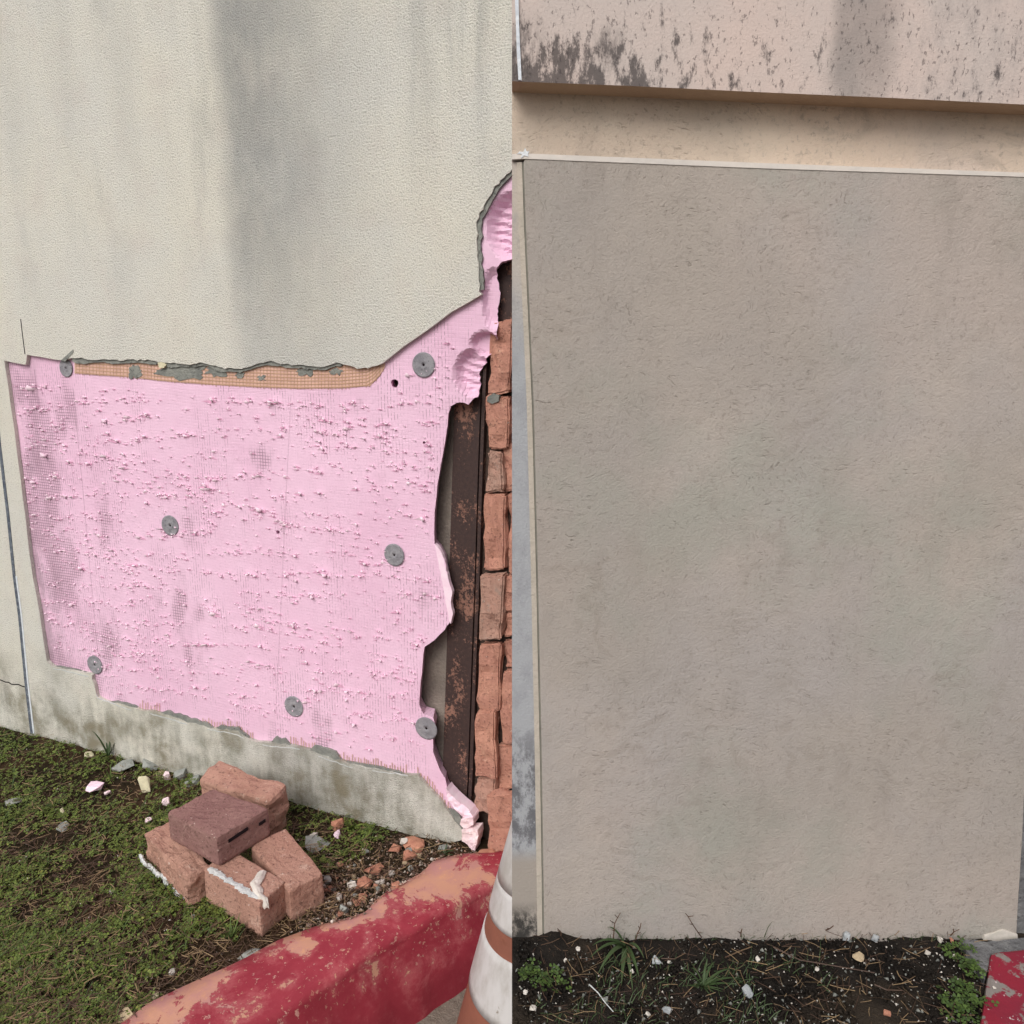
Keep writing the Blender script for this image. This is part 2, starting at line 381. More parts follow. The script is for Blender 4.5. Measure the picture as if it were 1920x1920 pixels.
def m_new_stucco(name, a, b, c, d, deep=.24):
    g = G(name, .9, .2)
    n = g.noise(scale=3.0, detail=5); n2 = g.noise(g.map(loc=(7, 3, 1)), scale=4.5, detail=6, rough=.6); n3 = g.noise(g.map(loc=(2, 9, 4)), scale=3.2, detail=5)
    col = g.mix(g.mr(n, .35, .65), srgb(*a), srgb(*b)); col = g.mix(g.m('MULTIPLY', g.mr(n2, .45, .65), .75), col, srgb(*c)); col = g.mix(g.m('MULTIPLY', g.mr(n3, .5, .7), .55), col, srgb(*d))
    n4 = g.noise(g.map(scale=(1.2, 1.2, .9), loc=(3, 5, 2)), scale=2.4, detail=4); col = g.mix(g.m('MULTIPLY', g.mr(n4, .4, .62), .38), col, srgb(150, 143, 134))
    sw = g.noise(g.map(g.vm('ADD', g.co, g.vm('SCALE', g.vm('SUBTRACT', g.noisec(scale=4.2, detail=3), (.5, .5, .5)), .62)), scale=(13, 13, 36), rot=(0, .9, 0)), scale=1, detail=4, rough=.6)
    col = g.mix(g.m('MULTIPLY', g.mr(sw, .5, .66), g.mr(g.noise(scale=3.5, detail=2), .42, .62, 0, .30)), col, srgb(140, 131, 121))
    t = trowel(g); fine = g.noise(scale=300, detail=4, rough=.65); mid_ = g.noise(g.map(scale=(1, 1, .8)), scale=130, detail=5, rough=.7)
    col = g.mix(g.m('MULTIPLY', g.mr(mid_, .46, .36), g.mr(g.noise(scale=7, detail=3), .38, .62, .14, .42)), col, srgb(130, 122, 114))
    col = g.mix(g.m('MULTIPLY', t, deep), col, srgb(112, 100, 88))
    col = g.mix(g.m('MULTIPLY', g.mr(g.noise(g.map(scale=(2.2, 2.2, 1.2)), scale=7, detail=7, rough=.7), .5, .72), .3), col, srgb(138, 130, 122))
    h = g.m('ADD', g.m('MULTIPLY', t, -.7), g.m('MULTIPLY', fine, 1.0)); h = g.m('ADD', h, g.m('MULTIPLY', g.m('MULTIPLY', sw, g.mr(g.noise(scale=4.5, detail=3), .42, .62)), 1.1)); h = g.m('ADD', h, g.m('MULTIPLY', mid_, .8)); h = g.m('ADD', h, g.m('MULTIPLY', g.noise(scale=30, detail=3), .8))
    return g.done(col, g.bump(h, .0016, .75))
def m_dirty_band():
    g = G('mildewed stucco', .95, .15); x, y, z = g.xyz()
    n = g.noise(scale=5, detail=5)
    col = g.mix(g.mr(n, .35, .65), srgb(204, 186, 178), srgb(194, 182, 176))
    zb = B(1200, 160)[1]; zt = B(1200, 0)[1]; low = g.mr(z, zb + .10, zb - .01, .0, 1)
    st = g.noise(g.map(scale=(60, 60, 26)), scale=1, detail=7, rough=.74)
    lf = g.mr(x, B(1420, 90)[0], B(975, 90)[0], 0, 1)
    m1 = g.mr(g.m('ADD', st, g.m('ADD', g.m('MULTIPLY', low, g.m('ADD', g.m('MULTIPLY', lf, .20), .045)), -.10)), .50, .62)
    nrm = g.mr(g.m('ABSOLUTE', g.xyz(g.t.nodes['Texture Coordinate'].outputs['Normal'])[1]), .5, .8)
    sp = g.mr(g.noise(g.map(scale=(1, 1, .5)), scale=270, detail=4, rough=.65), .60, .66)
    def band(pa, pb, soft):
        xa, xb = B(pa, 90)[0], B(pb, 90)[0]
        xx = g.m('ADD', x, g.m('MULTIPLY', g.m('SUBTRACT', g.noise(scale=16, detail=4), .5), .03))
        return g.m('MULTIPLY', g.mr(xx, xa - soft, xa + soft), g.mr(xx, xb + soft, xb - soft))
    bnd = g.m('MULTIPLY', band(1542, 1655, .012), g.mr(g.noise(g.map(scale=(14, 14, 6)), scale=1, detail=5), .3, .7, .4, .95))
    b3 = g.m('MULTIPLY', band(1660, 1930, .03), g.mr(st, .4, .7, 0, .45))
    col = g.mix(g.m('MULTIPLY', bnd, .62), col, srgb(110, 106, 104)); col = g.mix(g.m('MULTIPLY', b3, .7), col, srgb(136, 130, 130))
    corner = g.m('MULTIPLY', g.mr(x, B(1035, 90)[0], B(985, 90)[0]), g.m('MULTIPLY', g.mr(z, B(980, 40)[1], B(980, 120)[1]), g.mr(st, .34, .55)))
    patch = g.m('MULTIPLY', band(1112, 1150, .016), g.m('MULTIPLY', g.mr(z, B(1130, 55)[1], B(1130, 100)[1]), g.mr(st, .38, .58)))
    dk = g.m('MAXIMUM', g.m('MULTIPLY', m1, .78), g.m('MULTIPLY', g.m('MAXIMUM', corner, patch), .85))
    base = g.mix(g.mr(n, .35, .65), srgb(190, 164, 140), srgb(180, 154, 132))  # browner tone off the front face: underside shade put into the colour
    col = g.mix(dk, col, srgb(48, 46, 49)); col = g.mix(g.m('MULTIPLY', sp, .5), col, srgb(66, 60, 62)); col = g.mix(nrm, base, col)
    h = g.m('ADD', g.noise(scale=320, detail=5), g.m('MULTIPLY', sp, -.5))
    return g.done(col, g.bump(h, .0014, .6))
def m_leaf(name, cols, trans=.25):
    g = G(name, .6, .35); r = g.rand(True)
    k = len(cols); col = g.ramp(g.m('ADD', g.m('MULTIPLY', r, .62), g.mr(g.noise(scale=9, detail=3), .3, .7, 0, .38)), [(i / max(1, k - 1), c) for i, c in enumerate(cols)])
    mt = g.done(col)
    return mt
def m_cone_band():
    g = G('reflective white band', .4, .5); co = g.objco()
    n = g.noise(g.map(co, scale=(1, 1, .4)), scale=14, detail=7, rough=.7)
    col = g.mix(g.m('MULTIPLY', g.mr(n, .4, .68), .7), srgb(200, 197, 196), srgb(158, 152, 144))
    col = g.mix(g.m('MULTIPLY', g.mr(g.noise(co, scale=22, detail=5, rough=.7), .66, .72), .8), col, srgb(112, 96, 70))
    return g.done(col, g.bump(n, .002, .4))
def m_soil(name, a, b, c, sc=18):
    g = G(name, 1.0, .1)
    n = g.noise(scale=sc, detail=7, rough=.7); f = g.noise(scale=160, detail=5, rough=.7); k = g.noise(scale=4, detail=4)
    col = g.mix(g.mr(n, .35, .65), srgb(*a), srgb(*b)); col = g.mix(g.mr(k, .46, .62), col, srgb(*c))
    col = g.mix(g.m('MULTIPLY', g.mr(f, .62, .72), .6), col, srgb(132, 116, 96))
    return g.done(col, g.bump(g.m('ADD', n, f), .008, 1.0))
def m_strip():
    g = G('blue grey stucco', .95, .15); x, y, z = g.xyz()
    f = g.noise(scale=300, detail=4, rough=.65); n = g.noise(g.map(scale=(1, 1, .6)), scale=34, detail=7, rough=.75)
    col = g.mix(g.mr(z, B(980, 700)[1], B(980, 420)[1]), srgb(164, 166, 170), srgb(186, 176, 166))
    col = g.mix(g.m('MULTIPLY', g.mr(n, .42, .66), .4), col, srgb(134, 134, 140))
    w_ = g.m('MULTIPLY', g.mr(z, B(980, 1330)[1], B(980, 1460)[1]), g.mr(z, B(980, 1620)[1], B(980, 1580)[1]))
    col = g.mix(g.m('MULTIPLY', w_, g.mr(n, .42, .56)), col, srgb(108, 108, 112))
    col = g.mix(g.mr(z, B(980, 1590)[1], B(980, 1625)[1]), col, srgb(160, 152, 144))
    col = g.mix(g.m('MULTIPLY', g.mr(z, B(980, 1690)[1], B(980, 1730)[1]), g.mr(n, .38, .55)), col, srgb(64, 62, 60))
    return g.done(col, g.bump(f, .002, .6))
M = dict(
    old=m_old_stucco(), foam=m_foam(), rust=m_rust(), kerb=m_kerb(), dirty=m_dirty_band(), band=m_cone_band(),
    flake=simple('torn pink foam', (250, 226, 238), (244, 212, 228), 40, 0, roughness=.7),
    tear_shade=simple('torn pink slit shade', (226, 172, 200), (218, 160, 190), 60, 0),  # tear pink deepened to carry the shade in the slits
    torn=simple('torn pale foam', (248, 228, 228), (238, 210, 218), 30, .003, 120),
    base=simple('grey base coat', (118, 120, 116), (146, 147, 140), 30, .004, 120, c3=(92, 94, 92)),
    mesh=simple('tan glass fibre mesh', (200, 162, 134), (184, 148, 124), 60, 0),
    film=simple('orange primer film', (222, 184, 168), (206, 168, 152), 24, .001, 200),
    washer=simple('grey plastic washer', (126, 124, 130), (152, 150, 154), 55, .002, 200, c3=(96, 94, 102), per=True),
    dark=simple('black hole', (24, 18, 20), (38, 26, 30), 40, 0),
    conc=simple('grey block backing', (120, 111, 104), (142, 132, 123), 18, .004, 140, c3=(118, 110, 104)),
    mortar=simple('dark mortar', (70, 58, 52), (92, 74, 66), 30, .006, 90),
    brick=m_brick('wall brick', (198, 146, 126), (182, 131, 115), (206, 160, 138)),
    brickg=m_brick('stained wall brick', (184, 142, 126), (172, 140, 126), (156, 140, 130)),
    loose=m_brick('loose orange brick', (184, 144, 128), (170, 130, 114), (198, 168, 152)),
    loosed=m_brick('loose red brown brick', (154, 120, 113), (138, 104, 99), (172, 140, 130)),
    lime=simple('white lime mortar', (216, 216, 214), (190, 194, 194), 60, .004, 160, c3=(160, 164, 164)),
    sealb=simple('blue grey sealant', (74, 80, 92), (112, 118, 126), 50, .002, 150, c3=(170, 176, 180)),
    sealw=simple('white sealant', (226, 230, 234), (206, 212, 220), 40, .002, 150, roughness=.6),
    bluest=m_strip(),
    panel=m_new_stucco('new finish coat', (176, 166, 158), (167, 160, 156), (160, 160, 151), (176, 163, 155)),
    upper=m_new_stucco('new finish coat upper band', (212, 194, 176), (208, 188, 170), (214, 198, 180), (206, 190, 182), .3),
    bead=simple('pale plaster bead', (190, 180, 168), (178, 170, 158), 25, .0015, 240),
    trim=simple('pale reveal strip', (216, 208, 200), (206, 200, 194), 14, .001, 140),
    soffit=simple('soffit stucco', (170, 146, 124), (158, 136, 116), 10, .002, 150),
    gro=simple('greenish joint line', (132, 130, 120), (118, 116, 108), 20, .001, 140),
    stone=simple('rough grey render', (104, 104, 106), (130, 130, 130), 40, .008, 80, c3=(76, 76, 80)),
    road=simple('grey road', (132, 122, 112), (118, 108, 98), 50, .004, 160, c3=(150, 138, 126)),
    coneb=simple('faded orange plastic', (142, 90, 74), (128, 82, 68), 9, .001, 90, roughness=.55, c3=(124, 78, 62)),
    rubber=simple('black rubber', (40, 38, 38), (52, 50, 48), 20, .002, 90),
    lawn=m_soil('mossy earth', (56, 46, 34), (44, 40, 26), (70, 54, 40)),
    soil=m_soil('dark garden soil', (50, 45, 41), (38, 35, 33), (66, 58, 50)),
    clover=m_leaf('clover leaves', [srgb(66, 80, 38), srgb(90, 106, 46), srgb(112, 126, 56), srgb(80, 98, 48), srgb(150, 150, 76)]),
    darkclover=m_leaf('dark clover leaves', [srgb(48, 66, 34), srgb(64, 84, 40), srgb(80, 102, 44), srgb(58, 76, 40)]),
    grass=m_leaf('grass blades', [srgb(70, 88, 40), srgb(92, 108, 52), srgb(58, 84, 44), srgb(120, 120, 66)]),
    dkgrass=m_leaf('dark grass blades', [srgb(48, 66, 34), srgb(60, 78, 44), srgb(76, 90, 60)]),
    straw=m_leaf('dry straw', [srgb(110, 88, 64), srgb(150, 126, 94), srgb(80, 60, 46), srgb(70, 50, 40), srgb(92, 70, 54)]),
    chipw=simple('white plaster crumb', (216, 208, 200), (196, 190, 180), 60, 0),
    chipm=m_leaf('mixed rubble', [srgb(180, 126, 104), srgb(206, 196, 184), srgb(140, 104, 88), srgb(128, 118, 106), srgb(190, 144, 122), srgb(222, 214, 206)]),
    chipo=simple('orange brick chip', (196, 142, 118), (174, 120, 100), 60, .003, 160, per=True),
    chipg=simple('grey render chip', (138, 142, 138), (158, 160, 154), 50, .003, 160, per=True, c3=(112, 116, 112)),
    chipc=simple('cream render chip', (222, 214, 182), (208, 200, 170), 50, .002, 160),
    chipt=simple('tan render chip', (190, 170, 140), (170, 152, 126), 50, .003, 160),
    stem=simple('dry stem', (92, 70, 56), (72, 54, 46), 60, 0),
    ally=simple('silvery foil scrap', (176, 180, 182), (140, 144, 148), 60, .003, 120, roughness=.5),
)
# ================================================================ ground
def kerb_back():
    return [gz(x, y, 0) for x, y in ((90, 2020), (235, 1917), (280, 1883), (345, 1852), (415, 1820), (458, 1800), (520, 1766), (592, 1739), (640, 1727), (684, 1714), (704, 1690), (728, 1672), (791, 1639), (814, 1615), (865, 1603), (930, 1600))] + [Vector((.15, 1.9, 0))]
KB = kerb_back()
def kerb_side(x, y):                                         # > 0 on the lawn side
    best = 1e9; sg = 1
    for a, b in zip(KB, KB[1:]):
        ab = (b - a).to_2d(); ap = Vector((x - a.x, y - a.y)); t = max(0, min(1, ap.dot(ab) / ab.length_squared))
        q = ap - ab * t; d = q.length
        if d < best: best = d; sg = 1 if ab.x * ap.y - ab.y * ap.x > 0 else -1
    return best * sg
def lawn_h(x, y):
    return .010 * nz(x, y, 0, 4) + .008 * nz(x, y, 3, 13) + .003 * nz(x, y, 5, 40) - .006
V, F = [], []
obj('road', [(-40, -40, -.2), (40, -40, -.2), (40, 40, -.2), (-40, 40, -.2)], [(0, 1, 2, 3)], M['road'])
tag(bpy.data.objects['road'], kind='structure')
def lawn():
    poly = [(p.x, p.y) for p in KB]                          # along the kerb, then behind the wall foot and out to the left
    wl = OA + NA * .05
    poly = poly + [tuple((wl + UA * .30).to_2d()), tuple((wl + UA * -6).to_2d()), (-7.5, 1.0), (-3.0, -1.6), (-1.9, .2)]
    e0 = KB[0]; poly.append((e0.x - .9, e0.y - .85))
    pts = [Vector(p) for p in poly]; n = len(pts)
    for i in range(150):
        for j in range(110):
            p = (-2.4 + i * .018 + rnd.uniform(-.004, .004), .9 + j * .018 + rnd.uniform(-.004, .004))
            if inside(p, poly): pts.append(Vector(p))
    r = delaunay_2d_cdt(pts, [(i, (i + 1) % n) for i in range(n)], [], 1, 1e-6)
    vs = [(v.x, v.y, lawn_h(v.x, v.y)) for v in r[0]]
    o = obj('lawn', vs, r[2], M['lawn'], smooth=True); tag(o, kind='structure')
    bm = bmesh.new(); bm.from_mesh(o.data); bmesh.ops.recalc_face_normals(bm, faces=bm.faces[:])
    if sum(f.normal.z for f in bm.faces) < 0: bmesh.ops.reverse_faces(bm, faces=bm.faces[:])
    bm.to_mesh(o.data); bm.free()
lawn()
# red kerb ---------------------------------------------------------------------
def resample(pts, n):
    d = [0]
    for a, b in zip(pts, pts[1:]): d.append(d[-1] + (b - a).length)
    out = []
    for i in range(n):
        s = d[-1] * i / (n - 1); k = max(j for j in range(len(d) - 1) if d[j] <= s + 1e-9)
        t = (s - d[k]) / (d[k + 1] - d[k]); out.append(pts[k].lerp(pts[k + 1], min(1, t)))
    return out
def kerb():
    front = [gz(x, y, 0) for x, y in ((330, 2060), (545, 1915), (640, 1850), (735, 1788), (800, 1748), (860, 1712), (920, 1680))] + [Vector((.08, 1.72, 0)), Vector((.3, 1.88, 0))]
    n = 90; bk = resample(KB, n); fr = resample(front, n)
    bk = [p.copy() for p in bk]
    sec = []
    for i in range(n):
        a, b = bk[i], fr[i]; dr = (b - a); W = dr.length; dr.normalize(); row = []
        for v, dz in [(-.02, -.05), (0, .004), (.25, .010), (.5, .011), (.75, .009)]: row.append((a + dr * (W - .05) * v if v >= 0 else a + dr * v, dz, max(0, v) * (W - .05)))
        R = .026
        for q in range(0, 7):
            t = q / 6 * math.pi / 2; row.append((a + dr * (W - .05 + R * math.sin(t) * .8), .006 - R * (1 - math.cos(t)), W - .05 + R * t * .8))
        for z in (-.09, -.14, -.21): row.append((a + dr * (W + (.006 - .0 - z) * .10), z, W + .04 - z))
        sec.append(row)
    m = len(sec[0]); V, F, UV = [], [], []
    for i, row in enumerate(sec):
        for j, (p, z, v) in enumerate(row):
            k = .0035 * nz(p.x, p.y, z, 14) + .0015 * nz(p.x, p.y, z, 50)
            V.append((p.x + k, p.y - k, z + k)); UV.append((i * .012, v))
    for i in range(n - 1):
        for j in range(m - 1): F.append((i * m + j, (i + 1) * m + j, (i + 1) * m + j + 1, i * m + j + 1))
    root = empty('kerb', tuple(gz(620, 1790, 0)))
    tag(root, 'long red painted kerb with paint worn to salmon along the grass edge, beside the traffic cone', 'kerb')
    o = obj('kerb_stone', [Vector(v) - root.location for v in V], F, M['kerb'], root, smooth=True)
    ul = o.data.uv_layers.new(name='UVMap')
    for l in o.data.loops: ul.data[l.index].uv = UV[l.vertex_index]
    bm = bmesh.new(); bm.from_mesh(o.data); bmesh.ops.recalc_face_normals(bm, faces=bm.faces[:])
    if sum(f.normal.z for f in bm.faces) < 0: bmesh.ops.reverse_faces(bm, faces=bm.faces[:])
    bm.to_mesh(o.data); bm.free()
kerb()
# ================================================================ the damaged wall
WALL = empty('stucco_wall', tuple(OA), TH)
tag(WALL, 'old cream stucco wall with a big torn opening showing pink foam board', 'wall')
UR = A(1190, 700)[0]
top_edge = [(128, 673), (140, 672), (170, 675), (190, 674), (225, 676), (250, 673), (290, 676), (320, 681), (350, 683), (380, 680), (410, 688), (440, 691), (470, 687), (500, 678), (520, 681), (560, 684), (600, 688), (615, 685), (630, 679), (650, 684), (670, 691), (690, 691), (705, 686), (720, 679)]
right_up = [(965, 316), (950, 327), (938, 338), (925, 356), (913, 375), (905, 392), (897, 408), (893, 425), (896, 440), (893, 455), (895, 480), (897, 510), (899, 540), (903, 552)]
diag = [(903, 552), (880, 566), (846, 585), (800, 620), (760, 647), (720, 679)]
left_top = [(128, 673), (120, 676), (100, 674), (75, 669), (51, 665), (48, 684), (25, 680), (8, 676)]
left_edge = [(8, 676), (10, 690), (20, 760), (31, 840), (42, 930), (52, 1010), (62, 1085), (75, 1155), (82, 1205), (88, 1240), (97, 1249)]
bot_edge = [(97, 1249), (140, 1257), (172, 1266), (178, 1290), (182, 1306), (205, 1317), (240, 1326), (270, 1333), (300, 1338), (357, 1356), (387, 1365), (445, 1372), (462, 1384), (480, 1391), (562, 1401), (600, 1416), (655, 1433), (705, 1441), (755, 1453), (783, 1453), (794, 1466), (810, 1484), (831, 1507), (850, 1533), (866, 1556), (869, 1566)]
foot = [(866, 1575), (828, 1585), (775, 1576), (730, 1563), (680, 1548), (640, 1536)]
path = rough(right_up, 6, 5, 1) + rough(diag, 30, 1.0, 2) + rough(top_edge[::-1], 6, 4.5, 3) + rough(left_top, 12, .8, 4) + rough(left_edge, 30, 1.0, 5) + rough(bot_edge, 7, 3.0, 6) + rough(foot, 10, 1.5, 7)
pl = [A(*p) for p in path]
poly = [pl[0]]
for p in pl[1:]:
    if (Vector(p) - Vector(poly[-1])).length > 1e-4: poly.append(p)
uf = A(620, 1530)[0]
poly += [(uf, -.10), (-6, -.10), (-6, 2.9), (UR, 2.9), (UR, A(1000, 290)[1])]
slab('stucco_skin', poly, 0, .0115, M['old'], WALL)
# foam board
scoops = []
def sc(px, py, rx, ry, dep, ridge):
    u, z = A(px, py, .012); ru = abs(A(px + rx, py, .012)[0] - u); rz = abs(A(px, py - ry, .012)[1] - z); scoops.append((u, z, ru, rz, dep, ridge))
sc(962, 425, 52, 68, .028, .004); sc(908, 645, 28, 24, .024, 0); sc(884, 700, 34, 46, .026, .003); sc(925, 560, 22, 60, .016, .0)
def foam_d(u, z):
    d = .0012 * nz(u, z, 0, 6) + .0006 * nz(u, z, 0, 40)
    for (cu, cz, ru, rz, dep, rg) in scoops:
        q = ((u - cu) / ru) ** 2 + ((z - cz) / rz) ** 2
        if q < 1:
            k = min(1, (1 - q) * 2.2); d += dep * k + rg * k * math.sin((z + .25 * (u - cu)) * 2 * math.pi / .019 + 2 * nz(u, z, 0, 20))
    return min(d, .043)
fr = [(1010, 468), (985, 480), (962, 484), (942, 490), (931, 503), (927, 520), (931, 535), (934, 548), (930, 572), (928, 600), (933, 613), (931, 628), (924, 640), (916, 664), (906, 680), (896, 690), (890, 702), (894, 720), (890, 734), (896, 744), (885, 751), (878, 759), (868, 755), (856, 755), (845, 762), (841, 775)]
fr2 = [(841, 775), (839, 800), (834, 832), (827, 870), (820, 910), (815, 960), (814, 1000), (815, 1020)]
fr3 = [(815, 1020), (825, 1030), (835, 1052), (842, 1090), (847, 1110), (845, 1130), (848, 1150), (845, 1165), (834, 1181)]
fr4 = [(834, 1181), (815, 1200), (796, 1213), (794, 1225), (792, 1250), (788, 1290), (786, 1322), (795, 1340), (812, 1345), (816, 1360), (812, 1385), (812, 1410), (818, 1426), (826, 1446), (835, 1460), (838, 1475)]
fr5 = [(838, 1475), (850, 1493), (866, 1508), (880, 1519), (889, 1532), (888, 1546), (880, 1556), (870, 1575)]
fpx = rough(fr, 5, 3.2, 11) + rough(fr2, 20, .8, 12) + rough(fr3, 5, 2.6, 13) + rough(fr4, 9, 1.2, 14) + rough(fr5, 6, 2.5, 15) + [(845, 1565), (790, 1500), (650, 1460), (400, 1400), (160, 1340), (60, 1290), (-20, 700), (0, 600), (700, 560), (870, 290), (1010, 290), (1110, 290), (1110, 452)]
fp = [A(x, y, .012) for x, y in fpx]; ff = [fp[0]]
for p in fp[1:]:
    if (Vector(p) - Vector(ff[-1])).length > 1e-4: ff.append(p)
u0, z0 = A(-20, 1300, .012)[0], -.02; ur = A(1010, 600, .012)[0]; us = A(838, 700, .012)[0]; zs = A(838, 775, .012)[1]
holes = [(A(740, 719, .012), .0105), (A(521, 998, .012), .006), (A(795, 830, .012), .0035)]
slab('foam_board', ff, .012, .046, M['foam'], WALL, grid=[(u0, z0, us, 1.2, .02), (us, zs, ur, 1.95, .006), (us, z0, ur, zs, .012)], dfn=foam_d, shear=(-.018, 0), holes=holes)
# pale torn lip of the foam where the board snapped
lip = rough([(815, 1020), (824, 1030), (833, 1052), (842, 1092), (848, 1110), (845, 1130), (849, 1152), (845, 1170), (841, 1160), (834, 1120), (827, 1080), (820, 1045)], 5, 1.5, 21, True)
slab('torn_lip', [A(x, y, .010) for x, y in lip], .0102, .012, M['flake'], WALL)
low = [[(836, 1478), (850, 1495), (867, 1510), (881, 1522), (889, 1534), (880, 1540), (865, 1530), (848, 1512), (838, 1497)], [(866, 1534), (888, 1531), (889, 1545), (875, 1552), (863, 1545)], [(868, 1553), (898, 1553), (899, 1564), (893, 1592), (882, 1586), (868, 1574)]]
for i, l in enumerate(low):
    slab('torn_chunk', [A(x, y, -.004) for x, y in rough(l, 6, 1.2, 30 + i, True)], -.004 - .004 * i, .035, M['torn' if i else 'flake'], WALL, grid=[(min(A(x, y, -.004)[0] for x, y in l), min(A(x, y, -.004)[1] for x, y in l), max(A(x, y, -.004)[0] for x, y in l), max(A(x, y, -.004)[1] for x, y in l), .005)], dfn=lambda u, z: .007 * nz(u, z, i, 45) + .003 * nz(u, z, i, 130))
# backing, base coat, mesh
slab('backing', [(-2.6, -.1), (UR, -.1), (UR, 2.88), (-2.6, 2.88)], .066, .12, M['conc'], WALL)
def interp(path, x):
    for a, b in zip(path, path[1:]):
        if a[0] <= x <= b[0]: return a[1] + (b[1] - a[1]) * (x - a[0]) / (b[0] - a[0] + 1e-9)
    return path[0][1] if x < path[0][0] else path[-1][1]
bc = [(x, 655) for x in (128, 720)]
bt = [(x, interp(top_edge, x) + 5 + 7 * max(0, noise.noise(Vector((x * .03, 3, 0))) + .2) + 3 * noise.noise(Vector((x * .13, 5, 0)))) for x in range(640, 134, -5)]
slab('base_coat', [A(x, y, .004) for x, y in [(135, 660), (640, 660)] + bt], .0045, .007, M['base'], WALL)
ru_ = [(x + 8 + 5 * noise.noise(Vector((y * .07, 1, 0))), y + 3) for x, y in rough(right_up, 6, 1, 61)]
slab('base_coat', [A(x, y, .004) for x, y in [(950, 300)] + ru_[:-2] + [(885, 545), (880, 420), (905, 350)]], .0045, .007, M['base'], WALL)
for s_, (a, b, lo, hi) in enumerate(((97, 182, 2, 5), (205, 262, 6, 8), (300, 400, 9, 12), (400, 470, 7, 6), (505, 545, 12, 11), (580, 640, 16, 14), (640, 760, 4, 5))):
    up = []
    for x in range(a, b + 1, 4):
        e = min(1, (x - a) / 12, (b - x) / 12) if b > a else 1
        up.append((x, interp(bot_edge, x) - lo * max(0.15, e) * (1 + .5 * noise.noise(Vector((x * .1, s_, 0))))))
    dn = [(x, interp(bot_edge, x) + 8) for x in range(b, a - 1, -8)]
    slab('base_coat', [A(x, y, .004) for x, y in up + dn], .0045, .0072, M['base'], WALL)
slab('base_coat', [A(x, y, -.001) for x, y in rough([(841, 1516), (856, 1520), (868, 1540), (875, 1552), (870, 1558), (856, 1542)], 5, 1, 71, True)], -.0015, .004, M['base'], WALL)
mesh_bot = [(140, 700), (190, 704), (240, 707), (300, 714), (400, 722), (480, 726), (560, 729), (640, 728), (694, 724), (712, 705), (722, 688)]
slab('primer_film', [A(x, y, .0112) for x, y in [(140, 660), (722, 660)] + mesh_bot[::-1]], .0104, .001, M['film'], WALL)
bm = bmesh.new()
def strand(bm, p, q, wd=.0019, c=.0095, th=.0012):
    (u0, z0), (u1, z1) = p, q; L = math.hypot(u1 - u0, z1 - z0)
    if L < 1e-5: return
    nx, nz_ = -(z1 - z0) / L * wd / 2, (u1 - u0) / L * wd / 2
    vs = [bm.verts.new(t) for t in ((u0 + nx, c, z0 + nz_), (u0 - nx, c, z0 - nz_), (u1 - nx, c, z1 - nz_), (u1 + nx, c, z1 + nz_), (u0, c + th, z0), (u1, c + th, z1))]
    bm.faces.new(vs[:4]); bm.faces.new((vs[0], vs[3], vs[5], vs[4])); bm.faces.new((vs[1], vs[4], vs[5], vs[2]))
x = 142
while x < 720:
    yt = interp(top_edge, x) - 6; yb = interp(mesh_bot, x) + rnd.uniform(-1, 3)
    strand(bm, A(x, yt, .0095), A(x + rnd.uniform(-.6, .6), yb, .0095)); x += 6.4
for k in range(1, 8):
    pr = None
    for x in range(142, 720, 13):
        y = interp(mesh_bot, x) - 6.2 * k + 4
        q = A(x, y, .0092)
        if pr and y > interp(top_edge, x) - 4: strand(bm, pr, q, c=.0092)
        pr = q
bobj('fibre_mesh', bm, M['mesh'], WALL)
bm = bmesh.new()
for (a, b) in ((262, 300), (375, 480), (545, 590), (618, 700), (700, 762), (784, 866)):
    x = a
    while x < b:
        y = interp(bot_edge, x); strand(bm, A(x, y + 4, .009), A(x + rnd.uniform(-1, 1), y - rnd.uniform(11, 20), .009), .0021, .0085); x += rnd.uniform(4.2, 6)
bobj('fibre_mesh', bm, M['mesh'], WALL)
for i, (cx, cy, rx, ry) in enumerate(((350, 700, 50, 14), (252, 700, 14, 12), (405, 700, 20, 9), (450, 706, 9, 6), (490, 712, 8, 6), (575, 700, 18, 10), (630, 700, 12, 6))):
    pts = [(cx + rx * math.cos(t) * (1 + .8 * noise.noise(Vector((math.cos(t) * 1.6, math.sin(t) * 1.6, i * 3.3)))+ .3 * noise.noise(Vector((t * 5, i, 3)))), cy - 3 + ry * math.sin(t) * (1 + .9 * noise.noise(Vector((math.cos(t) * 2, i * 2.1, math.sin(t) * 2))))) for t in [k * .19635 for k in range(32)]]
    slab('base_coat', [A(x, y, .0085) for x, y in pts], .0086, .0022, M['base'], WALL)
# a cream crumb still hanging in the mesh and the grey trowel flick
slab('render_crumb', [A(x, y, .002) for x, y in ((296, 680), (306, 677), (312, 684), (307, 690), (299, 690))], .001, .008, M['chipc'], WALL)
slab('base_coat', [A(x, y, -.001) for x, y in ((114, 676), (137, 655), (138, 660), (122, 678))], -.0012, .004, M['base'], WALL)
